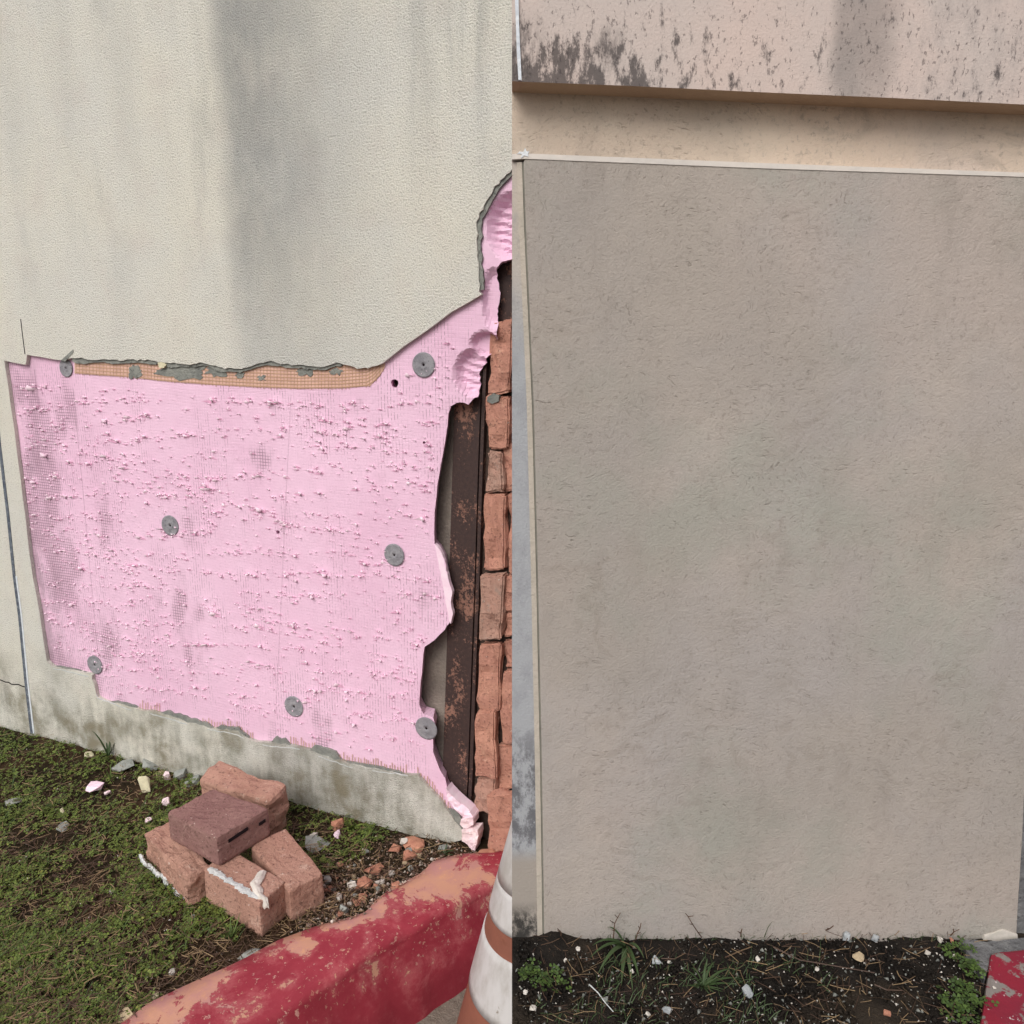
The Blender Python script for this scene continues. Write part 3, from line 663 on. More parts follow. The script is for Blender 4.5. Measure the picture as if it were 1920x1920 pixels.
# torn flakes
def flakes(name, n, s0, s1, seed):
    R = random.Random(seed); V, F, TV, TF = [], [], [], []
    fpoly = [A(x, y, .012) for x, y in [(30, 720), (140, 725), (400, 740), (690, 745), (790, 690), (860, 620), (850, 700), (825, 800), (805, 950), (810, 1050), (835, 1150), (785, 1215), (775, 1330), (800, 1420), (640, 1400), (480, 1360), (300, 1325), (190, 1290), (180, 1240), (100, 1230), (60, 1000)]]
    ul, uh = min(p[0] for p in fpoly), max(p[0] for p in fpoly); zl, zh = min(p[1] for p in fpoly), max(p[1] for p in fpoly)
    c = 0
    while c < n:
        u = R.uniform(ul, uh); row = R.randrange(0, 24)
        z = zl + (zh - zl) * (row + .5) / 24 + R.gauss(0, .007) + .02 * math.sin(u * 5 + row) + .04 * (u - ul)
        if R.random() < .25: z = R.uniform(zl, zh)
        if not inside((u, z), fpoly) or R.random() < .3 - noise.noise(Vector((u * 4, z * 4, row * .7))) * 1.2: continue
        c += 1
        L = R.uniform(s0, s1) * (1.8 if R.random() < .06 else 1); h = L * R.uniform(.3, .62); o = L * R.uniform(.4, .9); dr = R.choice((1, 1, 1, -1)); b = len(V); f0 = .0118
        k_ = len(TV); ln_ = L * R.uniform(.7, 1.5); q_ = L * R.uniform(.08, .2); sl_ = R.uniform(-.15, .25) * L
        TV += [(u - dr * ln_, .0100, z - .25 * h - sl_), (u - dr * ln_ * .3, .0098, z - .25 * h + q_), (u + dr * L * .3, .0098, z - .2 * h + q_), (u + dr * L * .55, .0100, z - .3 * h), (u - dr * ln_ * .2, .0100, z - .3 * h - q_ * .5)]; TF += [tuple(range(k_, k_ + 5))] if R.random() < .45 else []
        V += [(u - dr * L, f0, z + R.uniform(-.3, .1) * h), (u - dr * L * .3, f0 - o * .35, z + h * .35), (u, f0 - o * .8, z + h * R.uniform(.5, .9)), (u + dr * L * .25, f0 - o, z + h * .1), (u + dr * L * .1, f0 - o * .4, z - h * .35), (u - dr * L * .2, f0, z - h * .15), (u + dr * L * .15, f0, z + h * .2)]
        F += [(b, b + 1, b + 5), (b + 1, b + 2, b + 5), (b + 2, b + 3, b + 5), (b + 3, b + 4, b + 5), (b + 2, b + 6, b + 3), (b + 3, b + 6, b + 4), (b + 1, b + 6, b + 2)]
    o = tris_np(name, V, F, M['flake'], WALL); tag(o, kind='stuff')
    o = tris_np('foam_tear_shade', TV, TF, M['tear_shade'], WALL); tag(o, kind='stuff')  # slivers under the flakes: tears with their slit shade painted in
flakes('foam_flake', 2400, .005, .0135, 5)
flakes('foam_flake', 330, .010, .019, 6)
# washers
def washer(px, py, r):
    u, z = A(px, py, .012); rr = abs(A(px, py - r, .012)[1] - z)
    e = lathe('washer', [(rr * .93, .001), (rr, -.001), (rr, -.0022), (rr * .9, -.003), (rr * .82, -.0024), (rr * .45, -.0022), (rr * .36, -.0032), (rr * .14, -.0030), (rr * .11, -.0008), (0, -.0008)], M['washer'], WALL, 36, 'y')
    e.location = (u, .0112, z); e.rotation_euler = (rnd.uniform(-.05, .05), rnd.uniform(0, 6), rnd.uniform(-.05, .05))
    lathe('pin', [(rr * .1, 0), (rr * .1, -.0014), (0, -.0016)], M['dark'], e, 12, 'y')
for a in ((795, 684, 24), (320, 985, 19), (740, 1040, 21), (179, 1246, 17), (552, 1324, 19), (800, 1365, 21), (125, 690, 17)): washer(*a)
# joint, crack
jt = [(-14, 700), (0, 837), (15, 962), (27, 1080), (37, 1155), (49, 1280), (60, 1375)]
slab('sealant_joint', [A(x - 2.5, y) for x, y in jt] + [A(x + 2.5, y) for x, y in jt[::-1]], -.0016, .004, M['sealb'], WALL)
slab('sealant_joint', [A(x + 2.4, y) for x, y in jt[3:]] + [A(x + 5, y) for x, y in jt[3:][::-1]], -.0014, .004, M['sealw'], WALL)
ck = rough([(-5, 1272), (10, 1279), (28, 1283), (47, 1288)], 5, 2.5, 81)
slab('crack', [A(x, y - .9) for x, y in ck] + [A(x, y + .9) for x, y in ck[::-1]], -.0006, .002, M['dark'], WALL)
ck = [(39, 598), (42, 625), (47, 664)]
slab('crack', [A(x - .7, y) for x, y in ck] + [A(x + .7, y) for x, y in ck[::-1]], -.0006, .002, M['dark'], WALL)
wl = rough([(100, 1252), (172, 1269), (184, 1308), (240, 1329), (300, 1342), (357, 1360), (445, 1377), (480, 1395), (562, 1404), (655, 1437), (705, 1445), (783, 1456)], 6, 2.2, 83)
for k in range(0, len(wl) - 14, 17):
    sg = wl[k:k + 12]
    slab('white_fleck', [A(x, y) for x, y in sg] + [A(x, y + 1.6) for x, y in sg[::-1]], -.0005, .002, M['lime'], WALL)
# ================================================================ rusty steel column
COLM = empty('steel_column', tuple(OA), TH)
tag(COLM, 'dark rusty steel column with flaking salmon paint standing between pink foam and brick', 'column')
cl = [(857, 520), (852, 762), (847, 920), (842, 1080), (838, 1200), (834, 1330), (830, 1442), (826, 1600)]
cr = [(919, 560), (912, 690), (905, 880), (899, 1080), (892, 1270), (886, 1455), (882, 1525), (880, 1600)]
c0 = .046
pts = [A(x, y, c0) for x, y in cl] + [A(x - 9, y, c0) for x, y in cr[::-1]]
slab('flange', pts, c0, .018, M['rust'], COLM)
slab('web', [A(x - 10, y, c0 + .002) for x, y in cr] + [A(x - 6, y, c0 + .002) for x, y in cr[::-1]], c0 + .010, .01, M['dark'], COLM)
slab('lip', [A(x - 6.5, y, c0) for x, y in cr] + [A(x - .5, y, c0) for x, y in cr[::-1]], c0 + .001, .018, M['rust'], COLM)
slab('top_plate', [A(x, y, c0) for x, y in ((880, 455), (1040, 430), (1040, 594), (957, 600), (915, 603), (880, 603))], c0 + .004, .014, M['rust'], COLM)
# ================================================================ broken brickwork
BW = empty('brick_wall', tuple(OA), TH)
tag(BW, 'broken edge of orange brick wall exposed beside the rusty column', 'wall')
ub = A(884, 1000, .07)[0]
slab('mortar_bed', [A(x, y, .066) for x, y in ((921, 604), (1060, 596), (1060, 1640), (878, 1640), (886, 1450), (899, 1100))], .0645, .06, M['mortar'], BW)
def wbrick(x0, y0, x1, y1, c=.030, mat='brick', lean=0, sd=0, depth=.034, taper=0):
    """one brick of the broken edge: its face rectangle in the photo"""
    J = random.Random(sd * 7 + 1); j = lambda a: J.uniform(-a, a)
    q = [A(x0 + lean + j(1.5), y0 + j(3), c), A(x1 + lean + j(5), y0 + taper + j(3), c), A(x1 + j(5), y1 + taper + j(3), c), A(x0 + j(1.5), y1 + j(3), c)]; c += j(.006)
    bm = bmesh.new()
    cu = sum(p[0] for p in q) / 4; cz = sum(p[1] for p in q) / 4
    f = [bm.verts.new((p[0] - cu, 0, p[1] - cz)) for p in q]; b = [bm.verts.new((p[0] - cu, depth, p[1] - cz)) for p in q]
    bm.faces.new(f); bm.faces.new(b[::-1])
    for i in range(4): bm.faces.new((f[i], b[i], b[(i + 1) % 4], f[(i + 1) % 4]))
    bmesh.ops.recalc_face_normals(bm, faces=bm.faces[:])
    bmesh.ops.bevel(bm, geom=bm.edges[:], offset=.004, segments=2, affect='EDGES')
    bmesh.ops.subdivide_edges(bm, edges=[e for e in bm.edges if e.calc_length() > .015], cuts=6, use_grid_fill=True)
    bm.normal_update()
    for v in bm.verts:
        p = v.co * 1.0 + Vector((cu, 0, cz)); k = noise.noise(p * 30) + .7 * noise.noise(p * 75) + 1.3 * noise.noise(p * 11) - 1.6 * max(0, noise.noise(p * 17 + Vector((5, 1, 8))) - .1)
        v.co += v.normal * k * .0062
    o = bobj('brick', bm, M[mat], BW); o.location = (cu, c, cz)
for i, a in enumerate(((916, 602, 958, 738, .030, 'brick', 2), (912, 741, 957, 846, .028, 'brick', 2), (907, 849, 936, 924, .022, 'brickg', 2), (902, 927, 948, 1072, .028, 'brick', 2), (897, 1078, 940, 1200, .022, 'brickg', 3), (897, 1204, 934, 1330, .030, 'brick', 2), (891, 1333, 930, 1456, .024, 'brick', 2), (889, 1459, 925, 1526, .026, 'brickg', 1),
                       (940, 828, 985, 920, .040, 'brick', 1), (951, 926, 1000, 1075, .042, 'brick', 1), (944, 1079, 990, 1145, .040, 'brick', 1), (944, 1149, 990, 1196, .040, 'brick', 0), (945, 1200, 990, 1252, .048, 'brick', 0), (938, 1258, 985, 1395, .034, 'brick', 1), (934, 1399, 985, 1482, .044, 'brick', 0), (917, 1488, 985, 1600, .014, 'brick', -3),
                       (961, 604, 1010, 735, .034, 'brick', 0), (960, 740, 1010, 822, .034, 'brick', 0), (926, 1232, 943, 1262, .045, 'brickg', 0), (1014, 604, 1080, 735, .034, 'brick', 0), (1014, 740, 1080, 850, .034, 'brick', 0), (990, 926, 1078, 1075, .042, 'brick', 0), (994, 1080, 1076, 1196, .040, 'brick', 0), (990, 1201, 1074, 1395, .040, 'brick', 0), (990, 1400, 1072, 1600, .036, 'brick', 0), (989, 854, 1080, 922, .04, 'brick', 0))):
    wbrick(*a, sd=i)
o = slab('mortar_dab', [A(x, y, .026) for x, y in rough([(915, 744), (926, 737), (937, 742), (936, 752), (924, 757), (914, 752)], 4, 1, 91, True)], .0225, .012, M['base'], BW)
# ================================================================ traffic cone
YC, XC = 1.32, .055
def sil(px, py):
    d = ray(px, py); t = YC / d.y
    return (XC - d.x * t, CAM_H + d.z * t)
(r1, z1), (r2, z2) = sil(940, 1620), sil(862, 1905)
slope = (r2 - r1) / (z1 - z2)
def rc(z): return max(.018, r1 + slope * (z1 - z))
CONE = empty('traffic_cone', (XC, YC, -.2))
tag(CONE, 'weathered orange traffic cone with grubby white reflective bands standing against the red kerb', 'traffic cone')
ztop = z1 + (r1 - .03) / slope
lathe('cone_body', [(rc(-.16), .03)] + [(rc(z), z + .2) for z in np.linspace(-.16, ztop, 30)] + [(.022, ztop + .205), (0, ztop + .205)], M['coneb'], CONE, 72)
lathe('cone_base', [(rc(-.17) + .012, .0), (rc(-.17) + .014, .028), (rc(-.17) - .004, .036), (rc(-.17) - .02, .036)], M['rubber'], CONE, 48)
def cband(ya, yb, pa, pb):
    za = sil(pa, ya)[1]; zb = sil(pb, yb)[1]
    lathe('reflective_band', [(rc(za) - .001, za + .2)] + [(rc(z) + .0022, z + .2) for z in np.linspace(za, zb, 8)] + [(rc(zb) - .001, zb + .2)], M['band'], CONE, 72)
cband(1500, 1639, 970, 934); cband(1641, 1699, 934, 920); cband(1736, 1836, 904, 887)
# ================================================================ raised bed and the finished wall
WX = 1.30
bedy0 = .30
def bed():
    nx, ny = 110, 62; V, F = [], []
    for j in range(ny + 1):
        for i in range(nx + 1):
            x = WX * i / nx; y = bedy0 + (YB + .02 - bedy0) * j / ny
            e = min(1, i / 2)
            h = (.006 * nz(x, y, 0, 9) + .007 * nz(x, y, 2, 26) + .004 * nz(x, y, 4, 70)) * e
            mx, my = x - .063, y - (YB - .012); h += .022 * math.exp(-(mx * mx / .0006 + my * my / .0005)) * e
            V.append((x, y, ZB - .004 + h))
    for j in range(ny):
        for i in range(nx): a = j * (nx + 1) + i; F.append((a, a + 1, a + nx + 2, a + nx + 1))
    o = obj('soil', V, F, M['soil'], smooth=True); tag(o, kind='structure')
    z0, z1 = -.2, ZB - .03
    obx = [(0, bedy0 - .02), (WX, bedy0 - .02), (WX, YB + .08), (0, YB + .08)]
    V = [(x, y, z) for z in (z0, z1) for x, y in obx]
    # rim up to soil level at the open sides is the soil sheet's own skirt
    o = obj('raised_bed', V, [(0, 3, 2, 1), (4, 5, 6, 7), (0, 1, 5, 4), (1, 2, 6, 5), (2, 3, 7, 6), (3, 0, 4, 7)], M['stone']); tag(o, kind='structure')
bed()
FW = empty('finished_wall', (0, YB, 0))
tag(FW, 'freshly plastered beige stucco wall panel standing on dark soil under a mildewed top band', 'wall')
FWT = 2.0
def bslab(name, pts, front, thick, mat, **k):
    return slab(name, pts, front, thick, M[mat], FW, **k)
# core
bslab('wall_core', [(0.0004, ZB - .03), (WX, ZB - .03), (WX, FWT - .02), (0.0004, FWT - .02)], .016, .062, 'stone')
lineL = [(981, 303), (985, 422), (993, 600), (1000, 764), (1008, 1092), (1015, 1428), (1019, 1700), (1020, 1790)]
lw = .004
pxw = 5
right_edge = [(1990, 1380), (1926, 1440), (1919, 1500), (1917, 1560), (1912, 1640), (1908, 1700), (1905, 1762)]
botp = rough([(1905, 1762), (1885, 1764), (1860, 1766), (1842, 1770), (1800, 1765), (1700, 1765)], 6, 3, 101) 
def Bp(l, c=0.0): return [B(x, y, c) for x, y in l]
pan = Bp([(x + 1.0, y) for x, y in lineL]) + [B(1030, 1790)] + [B(1700, 1790)] + Bp(botp[::-1]) + Bp(right_edge[::-1]) + [(WX, B(1900, 1380)[1]), (WX, B(1920, 336)[1] - .006)] + Bp([(1920, 332), (1700, 325), (1430, 316), (1200, 305), (1060, 298), (985, 298)])
pq = [pan[0]]
for p in pan[1:]:
    if (Vector(p) - Vector(pq[-1])).length > 2e-4: pq.append(p)
bslab('finish_panel', pq, 0, .0158, 'panel')
bslab('ragged_plaster', Bp(rough([(1845, 1752), (1862, 1748), (1880, 1742), (1906, 1750), (1906, 1764), (1880, 1771), (1856, 1776), (1838, 1772)], 4, 1.6, 103, True)), -.0025, .01, 'chipw')
bslab('left_strip', [(0, ZB - .05), B(1007, 1790)] + Bp([(x - 12, y) for x, y in lineL[::-1]]) + [(0, B(960, 303)[1])], .004, .0118, 'bluest')
bead = [(x - 12, y) for x, y in lineL]
bslab('corner_bead', Bp(bead) + Bp([(x - 2.5, y) for x, y in lineL[::-1]]), .0022, .0135, 'bead')
bslab('groove', Bp([(x - 3, y) for x, y in lineL]) + Bp([(x + 4, y) for x, y in lineL[::-1]]), .0032, .0126, 'gro')
zlo = lambda x: 287 + (x - 985) * .0435
bslab('pale_reveal', [(0, B(960, 289)[1]), (0, B(960, 299)[1])] + Bp([(985, 298), (1430, 316), (1920, 332)]) + [(WX, B(1920, 332)[1] - .006), (WX, B(1920, 324)[1] - .006)] + Bp([(1920, 324), (1430, 306), (985, 288)]), -.001, .0168, 'trim')
sof = [(960, 166), (976, 167), (1180, 176), (1430, 187), (1680, 198), (1920, 209)]
bslab('upper_band', [(0, B(960, 287)[1])] + Bp([(985, 287.5), (1430, 305.5), (1920, 323.5)]) + [(WX, B(1920, 323.5)[1] - .006), (WX, B(1920, 150)[1])] + [(0, B(960, 130)[1])], .008, .0078, 'upper')
bslab('sealant_dab', Bp(rough([(974, 284), (981, 285), (984, 278), (987, 284), (993, 283), (990, 289), (991, 294), (983, 292), (977, 297), (979, 290), (969, 289)], 3, 2.2, 107, True)), -.0018, .008, 'sealw')
OV = -.031
edge = [(960, 152), (973, 153), (1180, 161), (1430, 173), (1680, 184), (1920, 196)]
ez = [B(x, y, OV) for x, y in edge]; ez[0] = (0.0, ez[0][1])
top = ez + [(WX, ez[-1][1] - .012), (WX, FWT), (0, FWT)]
bslab('mildewed_band', top, OV, -OV + .0155, 'dirty')
sb = [(963, -60), (967, 40), (969, 100), (972, 151), (978, 152), (975, 90), (973, 40), (971, -60)]
bslab('white_sealant_line', [B(x, y, OV) for x, y in sb], OV - .003, .006, 'sealw')
# second, short red kerb on the bed ---------------------------------------------
def kerb2():
    p = [gz(x, y, ZB + .012) for x, y in ((1858, 1786), (1990, 1768), (2050, 1990), (1830, 1960))]
    root = empty('kerb', tuple(sum(p, Vector()) / 4))
    tag(root, 'short red painted kerb end with grey scuffs beside the finished wall corner', 'kerb')
    q = [(v.x - root.location.x, v.y - root.location.y) for v in p]
    o = block('kerb_stone', q, [(x * 1.02, y * 1.02) for x, y in q], 0, -.05, M['kerb2'], root, bev=.006, cuts=8, amp=.0015, loc=(0, 0, 0))
g = G('scuffed red kerb paint', .65, .3)
_n = g.noise(scale=22, detail=6, rough=.65); _n2 = g.noise(scale=70, detail=5, rough=.7)
_c = g.mix(g.mr(g.noise(scale=9, detail=4), .35, .65), srgb(140, 36, 54), srgb(126, 40, 58))
_c = g.mix(g.mr(_n, .52, .56), _c, srgb(134, 126, 122)); _c = g.mix(g.mr(_n2, .63, .66), _c, srgb(206, 190, 190))
M['kerb2'] = g.done(_c, g.bump(_n2, .002, .6))
kerb2()
pp = [gz(x, y, ZB + .004) for x, y in rough([(1800, 1762), (1850, 1768), (1935, 1760), (1930, 1782), (1858, 1790), (1846, 1840), (1835, 1815), (1812, 1785)], 10, 3, 111, True)]
c_ = sum(pp, Vector()) / len(pp)
o = slab('concrete_footing', [(v.x, v.y) for v in pp], 0, .03, M['stone'], None)
# slab() builds upright; lay it down
me = o.data
for v in me.vertices: x, d, z = v.co; v.co = (x, z, ZB + .006 - d)
me.update(); tag(o, kind='structure')
# ================================================================ loose bricks
def L(name, top, zt, zb, mat, label, spread=0.0, **k):
    cx = sum(p[0] for p in top) / 4; cy = sum(p[1] for p in top) / 4
    bot = [(cx + (p[0] - cx) * (1 + spread), cy + (p[1] - cy) * (1 + spread)) for p in top]
    root = empty('loose_brick', (cx, cy, zb)); tag(root, label, 'brick', 'bricks heaped on the grass')
    block('brick_body', top, bot, zt, zb, M[mat], root, loc=(cx, cy, zb), **k)
    return root
t = L('b', [(-.866, 1.727), (-.701, 1.620), (-.613, 1.743), (-.790, 1.832)], .165, .086, 'loosed', 'dark red brown brick with a pitted top and slotted end, topmost of the pile', bev=.009, amp=.0011, freq=70, rough_top=1.2, cuts=10, seed=1)
# the slot moulded in its right-hand end
p0 = Vector((-.701, 1.620, 0)); p1 = Vector((-.613, 1.743, 0)); dd = (p1 - p0).normalized(); nn = Vector((dd.y, -dd.x, 0))
def slot(a, b, za, zb_, h):
    q = []
    for t_, z in ((a, za), (b, zb_)):
        c = p0 + dd * t_ + nn * .0018
        q += [Vector((c.x, c.y, z - h)), Vector((c.x, c.y, z + h))]
    vs = [v - Vector(t.location) for v in (q[0], q[2], q[3], q[1])]; vs += [v - nn * .006 for v in vs]
    obj('slot', vs, [(0, 1, 2, 3), (0, 4, 5, 1), (1, 5, 6, 2), (2, 6, 7, 3), (3, 7, 4, 0)], M['dark'], t)
slot(.030, .085, .140, .144, .0045); slot(.118, .136, .137, .138, .004)
t = L('b', [(-.738, 1.618), (-.566, 1.500), (-.527, 1.574), (-.700, 1.692)], .085, -.005, 'loose', 'orange brick in front of the pile with a white mortar streak along its top edge', bev=.005, amp=.0013, cuts=8, freq=45, seed=2)
bm = bmesh.new(); P0, P1 = Vector((-.738, 1.618, .086)), Vector((-.566, 1.500, .086))
for k in range(26):
    a = P0.lerp(P1, .08 + .84 * k / 26); wd = .010 + .006 * noise.noise(Vector((k * .5, 0, 0))); n_ = Vector((.56, .82, 0))
    m_ = Matrix.Translation(a + n_ * (.008 + .003 * noise.noise(Vector((k * .3, 2, 0)))) - Vector(t.location)) @ Matrix.Rotation(math.radians(-34), 4, 'Z') @ Matrix.Diagonal((.009 * rnd.uniform(.5, 1.2), wd * rnd.uniform(.5, 1.3), .0022, 1))
    bmesh.ops.create_icosphere(bm, subdivisions=1, radius=1, matrix=m_)
bobj('mortar_streak', bm, M['lime'], t)
L('b', [(-.655, 1.705), (-.512, 1.548), (-.448, 1.607), (-.585, 1.775)], [.085, .080, .080, .09], -.005, 'loose', 'orange brick lying on the right of the pile with white specks', bev=.007, amp=.0022, cuts=9, freq=40, seed=3)
t = L('b', [(-.950, 1.758), (-.770, 1.594), (-.728, 1.636), (-.885, 1.822)], [.085, .082, .085, .084], -.005, 'loose', 'rough split orange brick on the left of the pile under the dark one', bev=.008, amp=.0075, cuts=10, seed=4, freq=26)
L('b', [(-.876, 1.945), (-.648, 1.838), (-.618, 1.905), (-.845, 2.015)], [.125, .118, .132, .145], -.005, 'loose', 'rough faced orange brick at the back of the pile nearest the stucco wall', bev=.010, amp=.0075, cuts=10, seed=5, freq=24)
# ================================================================ scraps lying about
def chip(name, P, size, mat, label, cat, group=None, flat=.4, yaw=None, seed=0, elong=1.0, tilt=.25, lift=0.0):
    R = random.Random(seed * 13 + int(P.x * 991) + int(P.y * 557)); bm = bmesh.new()
    for k in range(22):
        a = R.uniform(0, 6.283); rr = R.uniform(.55, 1)
        bm.verts.new((size * elong * rr * math.cos(a), size * rr * math.sin(a), size * flat * R.uniform(-1, 1)))
    r = bmesh.ops.convex_hull(bm, input=bm.verts[:])
    bmesh.ops.delete(bm, geom=[v for v in bm.verts if not v.link_faces], context='VERTS')
    o = bobj(name, bm, M[mat]); o.location = (P.x, P.y, P.z + size * flat * .5 + lift)
    o.rotation_euler = (R.uniform(-tilt, tilt), R.uniform(-tilt, tilt), R.uniform(0, 6.28) if yaw is None else yaw)
    return tag(o, label, cat, group)
def onlawn(px, py):
    p = gz(px, py, 0); p.z = lawn_h(p.x, p.y); return p
def onsoil(px, py): return gz(px, py, ZB)
sc_ = lambda px, py, z=0.0: (gz(px + 1, py, z) - gz(px, py, z)).length
def put(name, px, py, r, mat, label, cat, group=None, bed=False, **k):
    P = onsoil(px, py) if bed else onlawn(px, py)
    return chip(name, P, r * sc_(px, py, ZB if bed else 0), mat, label, cat, group, **k)
put('foam_scrap', 178, 1482, 17, 'flake', 'pink foam scrap lying in the grass left of the brick pile', 'scrap', flat=.35, elong=1.3, yaw=-.5, lift=.012)
put('foam_scrap', 203, 1490, 8, 'torn', 'small pale foam scrap touching the larger pink scrap in the grass', 'scrap', flat=.4, lift=.008)
put('render_chip', 274, 1484, 12, 'chipc', 'cream shard of stucco standing on edge in the grass behind the brick pile', 'rubble', flat=1.6, elong=.6, lift=.01)
put('foam_scrap', 313, 1457, 9, 'torn', 'whitish foam scrap near the wall, left of the rear brick', 'scrap', flat=1.0)
put('foam_scrap', 312, 1510, 8, 'torn', 'pale triangular foam scrap beside the corner of the dark top brick', 'scrap', flat=.9, lift=.01)
put('foam_scrap', 278, 1537, 8, 'torn', 'tiny white foam scrap just behind the left brick of the pile', 'scrap', flat=.6)
put('render_chip', 28, 1502, 18, 'chipg', 'flat grey render chip in the grass at the left edge of the photo', 'rubble', flat=.25)
put('render_chip', 118, 1546, 15, 'chipg', 'flat grey render chip alone in the grass left of the brick pile', 'rubble', flat=.25, elong=1.2)
put('render_chip', 35, 1812, 8, 'chipg', 'small rounded grey chip in the clover at lower left', 'rubble', flat=.4)
put('render_chip', 230, 1436, 22, 'chipg', 'long grey slab of broken base coat lying against the foot of the stucco wall', 'rubble', flat=.3, elong=1.3, yaw=-.2)
put('render_chip', 282, 1432, 22, 'chipg', 'grey cracked base coat slab at the wall foot right of the green blades', 'rubble', flat=.35, elong=1.2, yaw=-.7)
put('render_chip', 338, 1455, 16, 'chipg', 'upright grey base coat piece beside the rear brick', 'rubble', flat=.9, elong=.8)
put('render_chip', 360, 1466, 14, 'chipg', 'pale grey flat piece tucked against the left end of the rear brick', 'rubble', flat=.3, elong=1.4)
put('render_chip', 300, 1448, 10, 'chipt', 'tan render crumb among grey slabs at the wall foot', 'rubble')
put('render_chip', 168, 1415, 10, 'chipc', 'cream crumbs of stucco below the wall at left', 'rubble')
put('render_chip', 210, 1671, 7, 'chipw', 'white crumb alone in the clover left of the brick pile', 'rubble', flat=.7)
put('render_chip', 118, 1522, 5, 'chipc', 'tiny upright cream splinter in the grass above a grey chip', 'rubble', flat=2.0, elong=.6)
put('render_chip', 360, 1720, 9, 'chipg', 'small olive grey chip in the grass below the front brick', 'rubble', flat=.4)
put('render_chip', 232, 1902, 17, 'chipt', 'tan angular render lump at the end of the red kerb by the clover', 'rubble', flat=.6, elong=1.2, yaw=-.5)
put('render_chip', 386, 1842, 10, 'chipw', 'white crumbly lump on the edge of the red kerb', 'rubble', flat=.8)
put('render_chip', 322, 1815, 8, 'chipw', 'white chip on bare earth near the red kerb', 'rubble', flat=.6)
put('render_chip', 290, 1860, 9, 'chipc', 'cream crumb on bare earth below the white chip', 'rubble', flat=.5)
put('twig', 472, 1787, 17, 'chipg', 'grey stick like splinter lying between grass and kerb', 'stick', flat=.3, elong=1.6, yaw=0)
put('render_chip', 595, 1580, 24, 'chipg', 'wide pale grey render slab in the grass right of the brick pile', 'rubble', flat=.22, elong=1.4, yaw=.0)
put('render_chip', 588, 1565, 9, 'chipw', 'whitish crumb leaning on the pale grey slab', 'rubble', flat=.9)
put('foam_scrap', 633, 1563, 8, 'flake', 'pink foam crumb beside the weed at the wall foot', 'scrap', flat=.9)
put('brick_chip', 633, 1545, 14, 'chipm2' if 'chipm2' in M else 'chipo', 'brown brick shard leaning against the wall foot', 'rubble', flat=.8)
put('brick_chip', 703, 1627, 19, 'chipo', 'flat bright orange brick flake, biggest among the rubble by the kerb', 'rubble', flat=.3, elong=1.2, yaw=.2)
put('brick_chip', 685, 1654, 18, 'chipo', 'dusty orange triangular brick chip right of the brick pile', 'rubble', flat=.35, yaw=.6)
put('brick_chip', 775, 1585, 22, 'chipo', 'crumbling orange brick lump under the lower edge of the stucco', 'rubble', flat=.5, elong=1.2, yaw=-.5)
put('brick_chip', 768, 1606, 15, 'chipo', 'broken orange brick lump nearest the kerb below the stucco edge', 'rubble', flat=.5)
put('brick_chip', 740, 1592, 15, 'chipo', 'reddish flake left of the crumbling brick lump', 'rubble', flat=.4)
put('brick_chip', 742, 1661, 11, 'chipo', 'small orange brick chip at the edge of the worn kerb paint', 'rubble', flat=.6)
put('brick_chip', 680, 1686, 9, 'chipo', 'small orange brick chip among white crumbs near the brick pile', 'rubble', flat=.6)
put('brick_chip', 910, 1605, 18, 'chipo', 'orange brick lump under the broken brickwork by the cone', 'rubble', flat=.4, elong=1.4)
put('render_chip', 758, 1583, 8, 'chipw', 'white plaster crumb on top of the crumbling brick lump', 'rubble', flat=.7, lift=.012)
put('render_chip', 660, 1660, 12, 'chipw', 'whitish mortar lump left of the dusty triangular brick chip', 'rubble', flat=.7)
put('render_chip', 636, 1682, 8, 'chipw', 'white mortar crumb by the right brick of the pile', 'rubble', flat=.9)
put('render_chip', 713, 1652, 7, 'chipw', 'small white bar shaped mortar crumb near the kerb', 'rubble', flat=.5, elong=1.6, yaw=.1)
put('render_chip', 615, 1650, 10, 'chipg', 'bluish grey chip beside the right brick of the pile', 'rubble', flat=.6)
put('render_chip', 645, 1708, 9, 'chipg', 'grey triangular chip standing near the kerb edge', 'rubble', flat=1.2)
put('render_chip', 868, 1612, 9, 'chipc', 'cream pebble at the top end of the red kerb', 'rubble', flat=.5)
put('render_chip', 832, 1592, 12, 'chipg', 'grey leaf like shard at the tip of the stucco', 'rubble', flat=.4)
R = random.Random(3)
for k in range(70):
    px, py = R.uniform(600, 850), R.uniform(1570, 1725); P = gz(px, py)
    d = kerb_side(P.x, P.y)
    if d < .006 or d > .2 or (P - OA).dot(NA) > -.02: continue
    m_ = R.choice(('chipo', 'chipw', 'chipg', 'chipo', 'chipt'))
    col = dict(chipo='orange brick', chipw='white plaster', chipg='grey render', chipt='tan mortar')[m_]
    put('rubble_crumb', px, py, R.uniform(3.5, 8), m_, 'small %s crumb in the rubble strip between grass and red kerb' % col, 'rubble', col + ' crumbs strewn beside the kerb', flat=.6, seed=k)
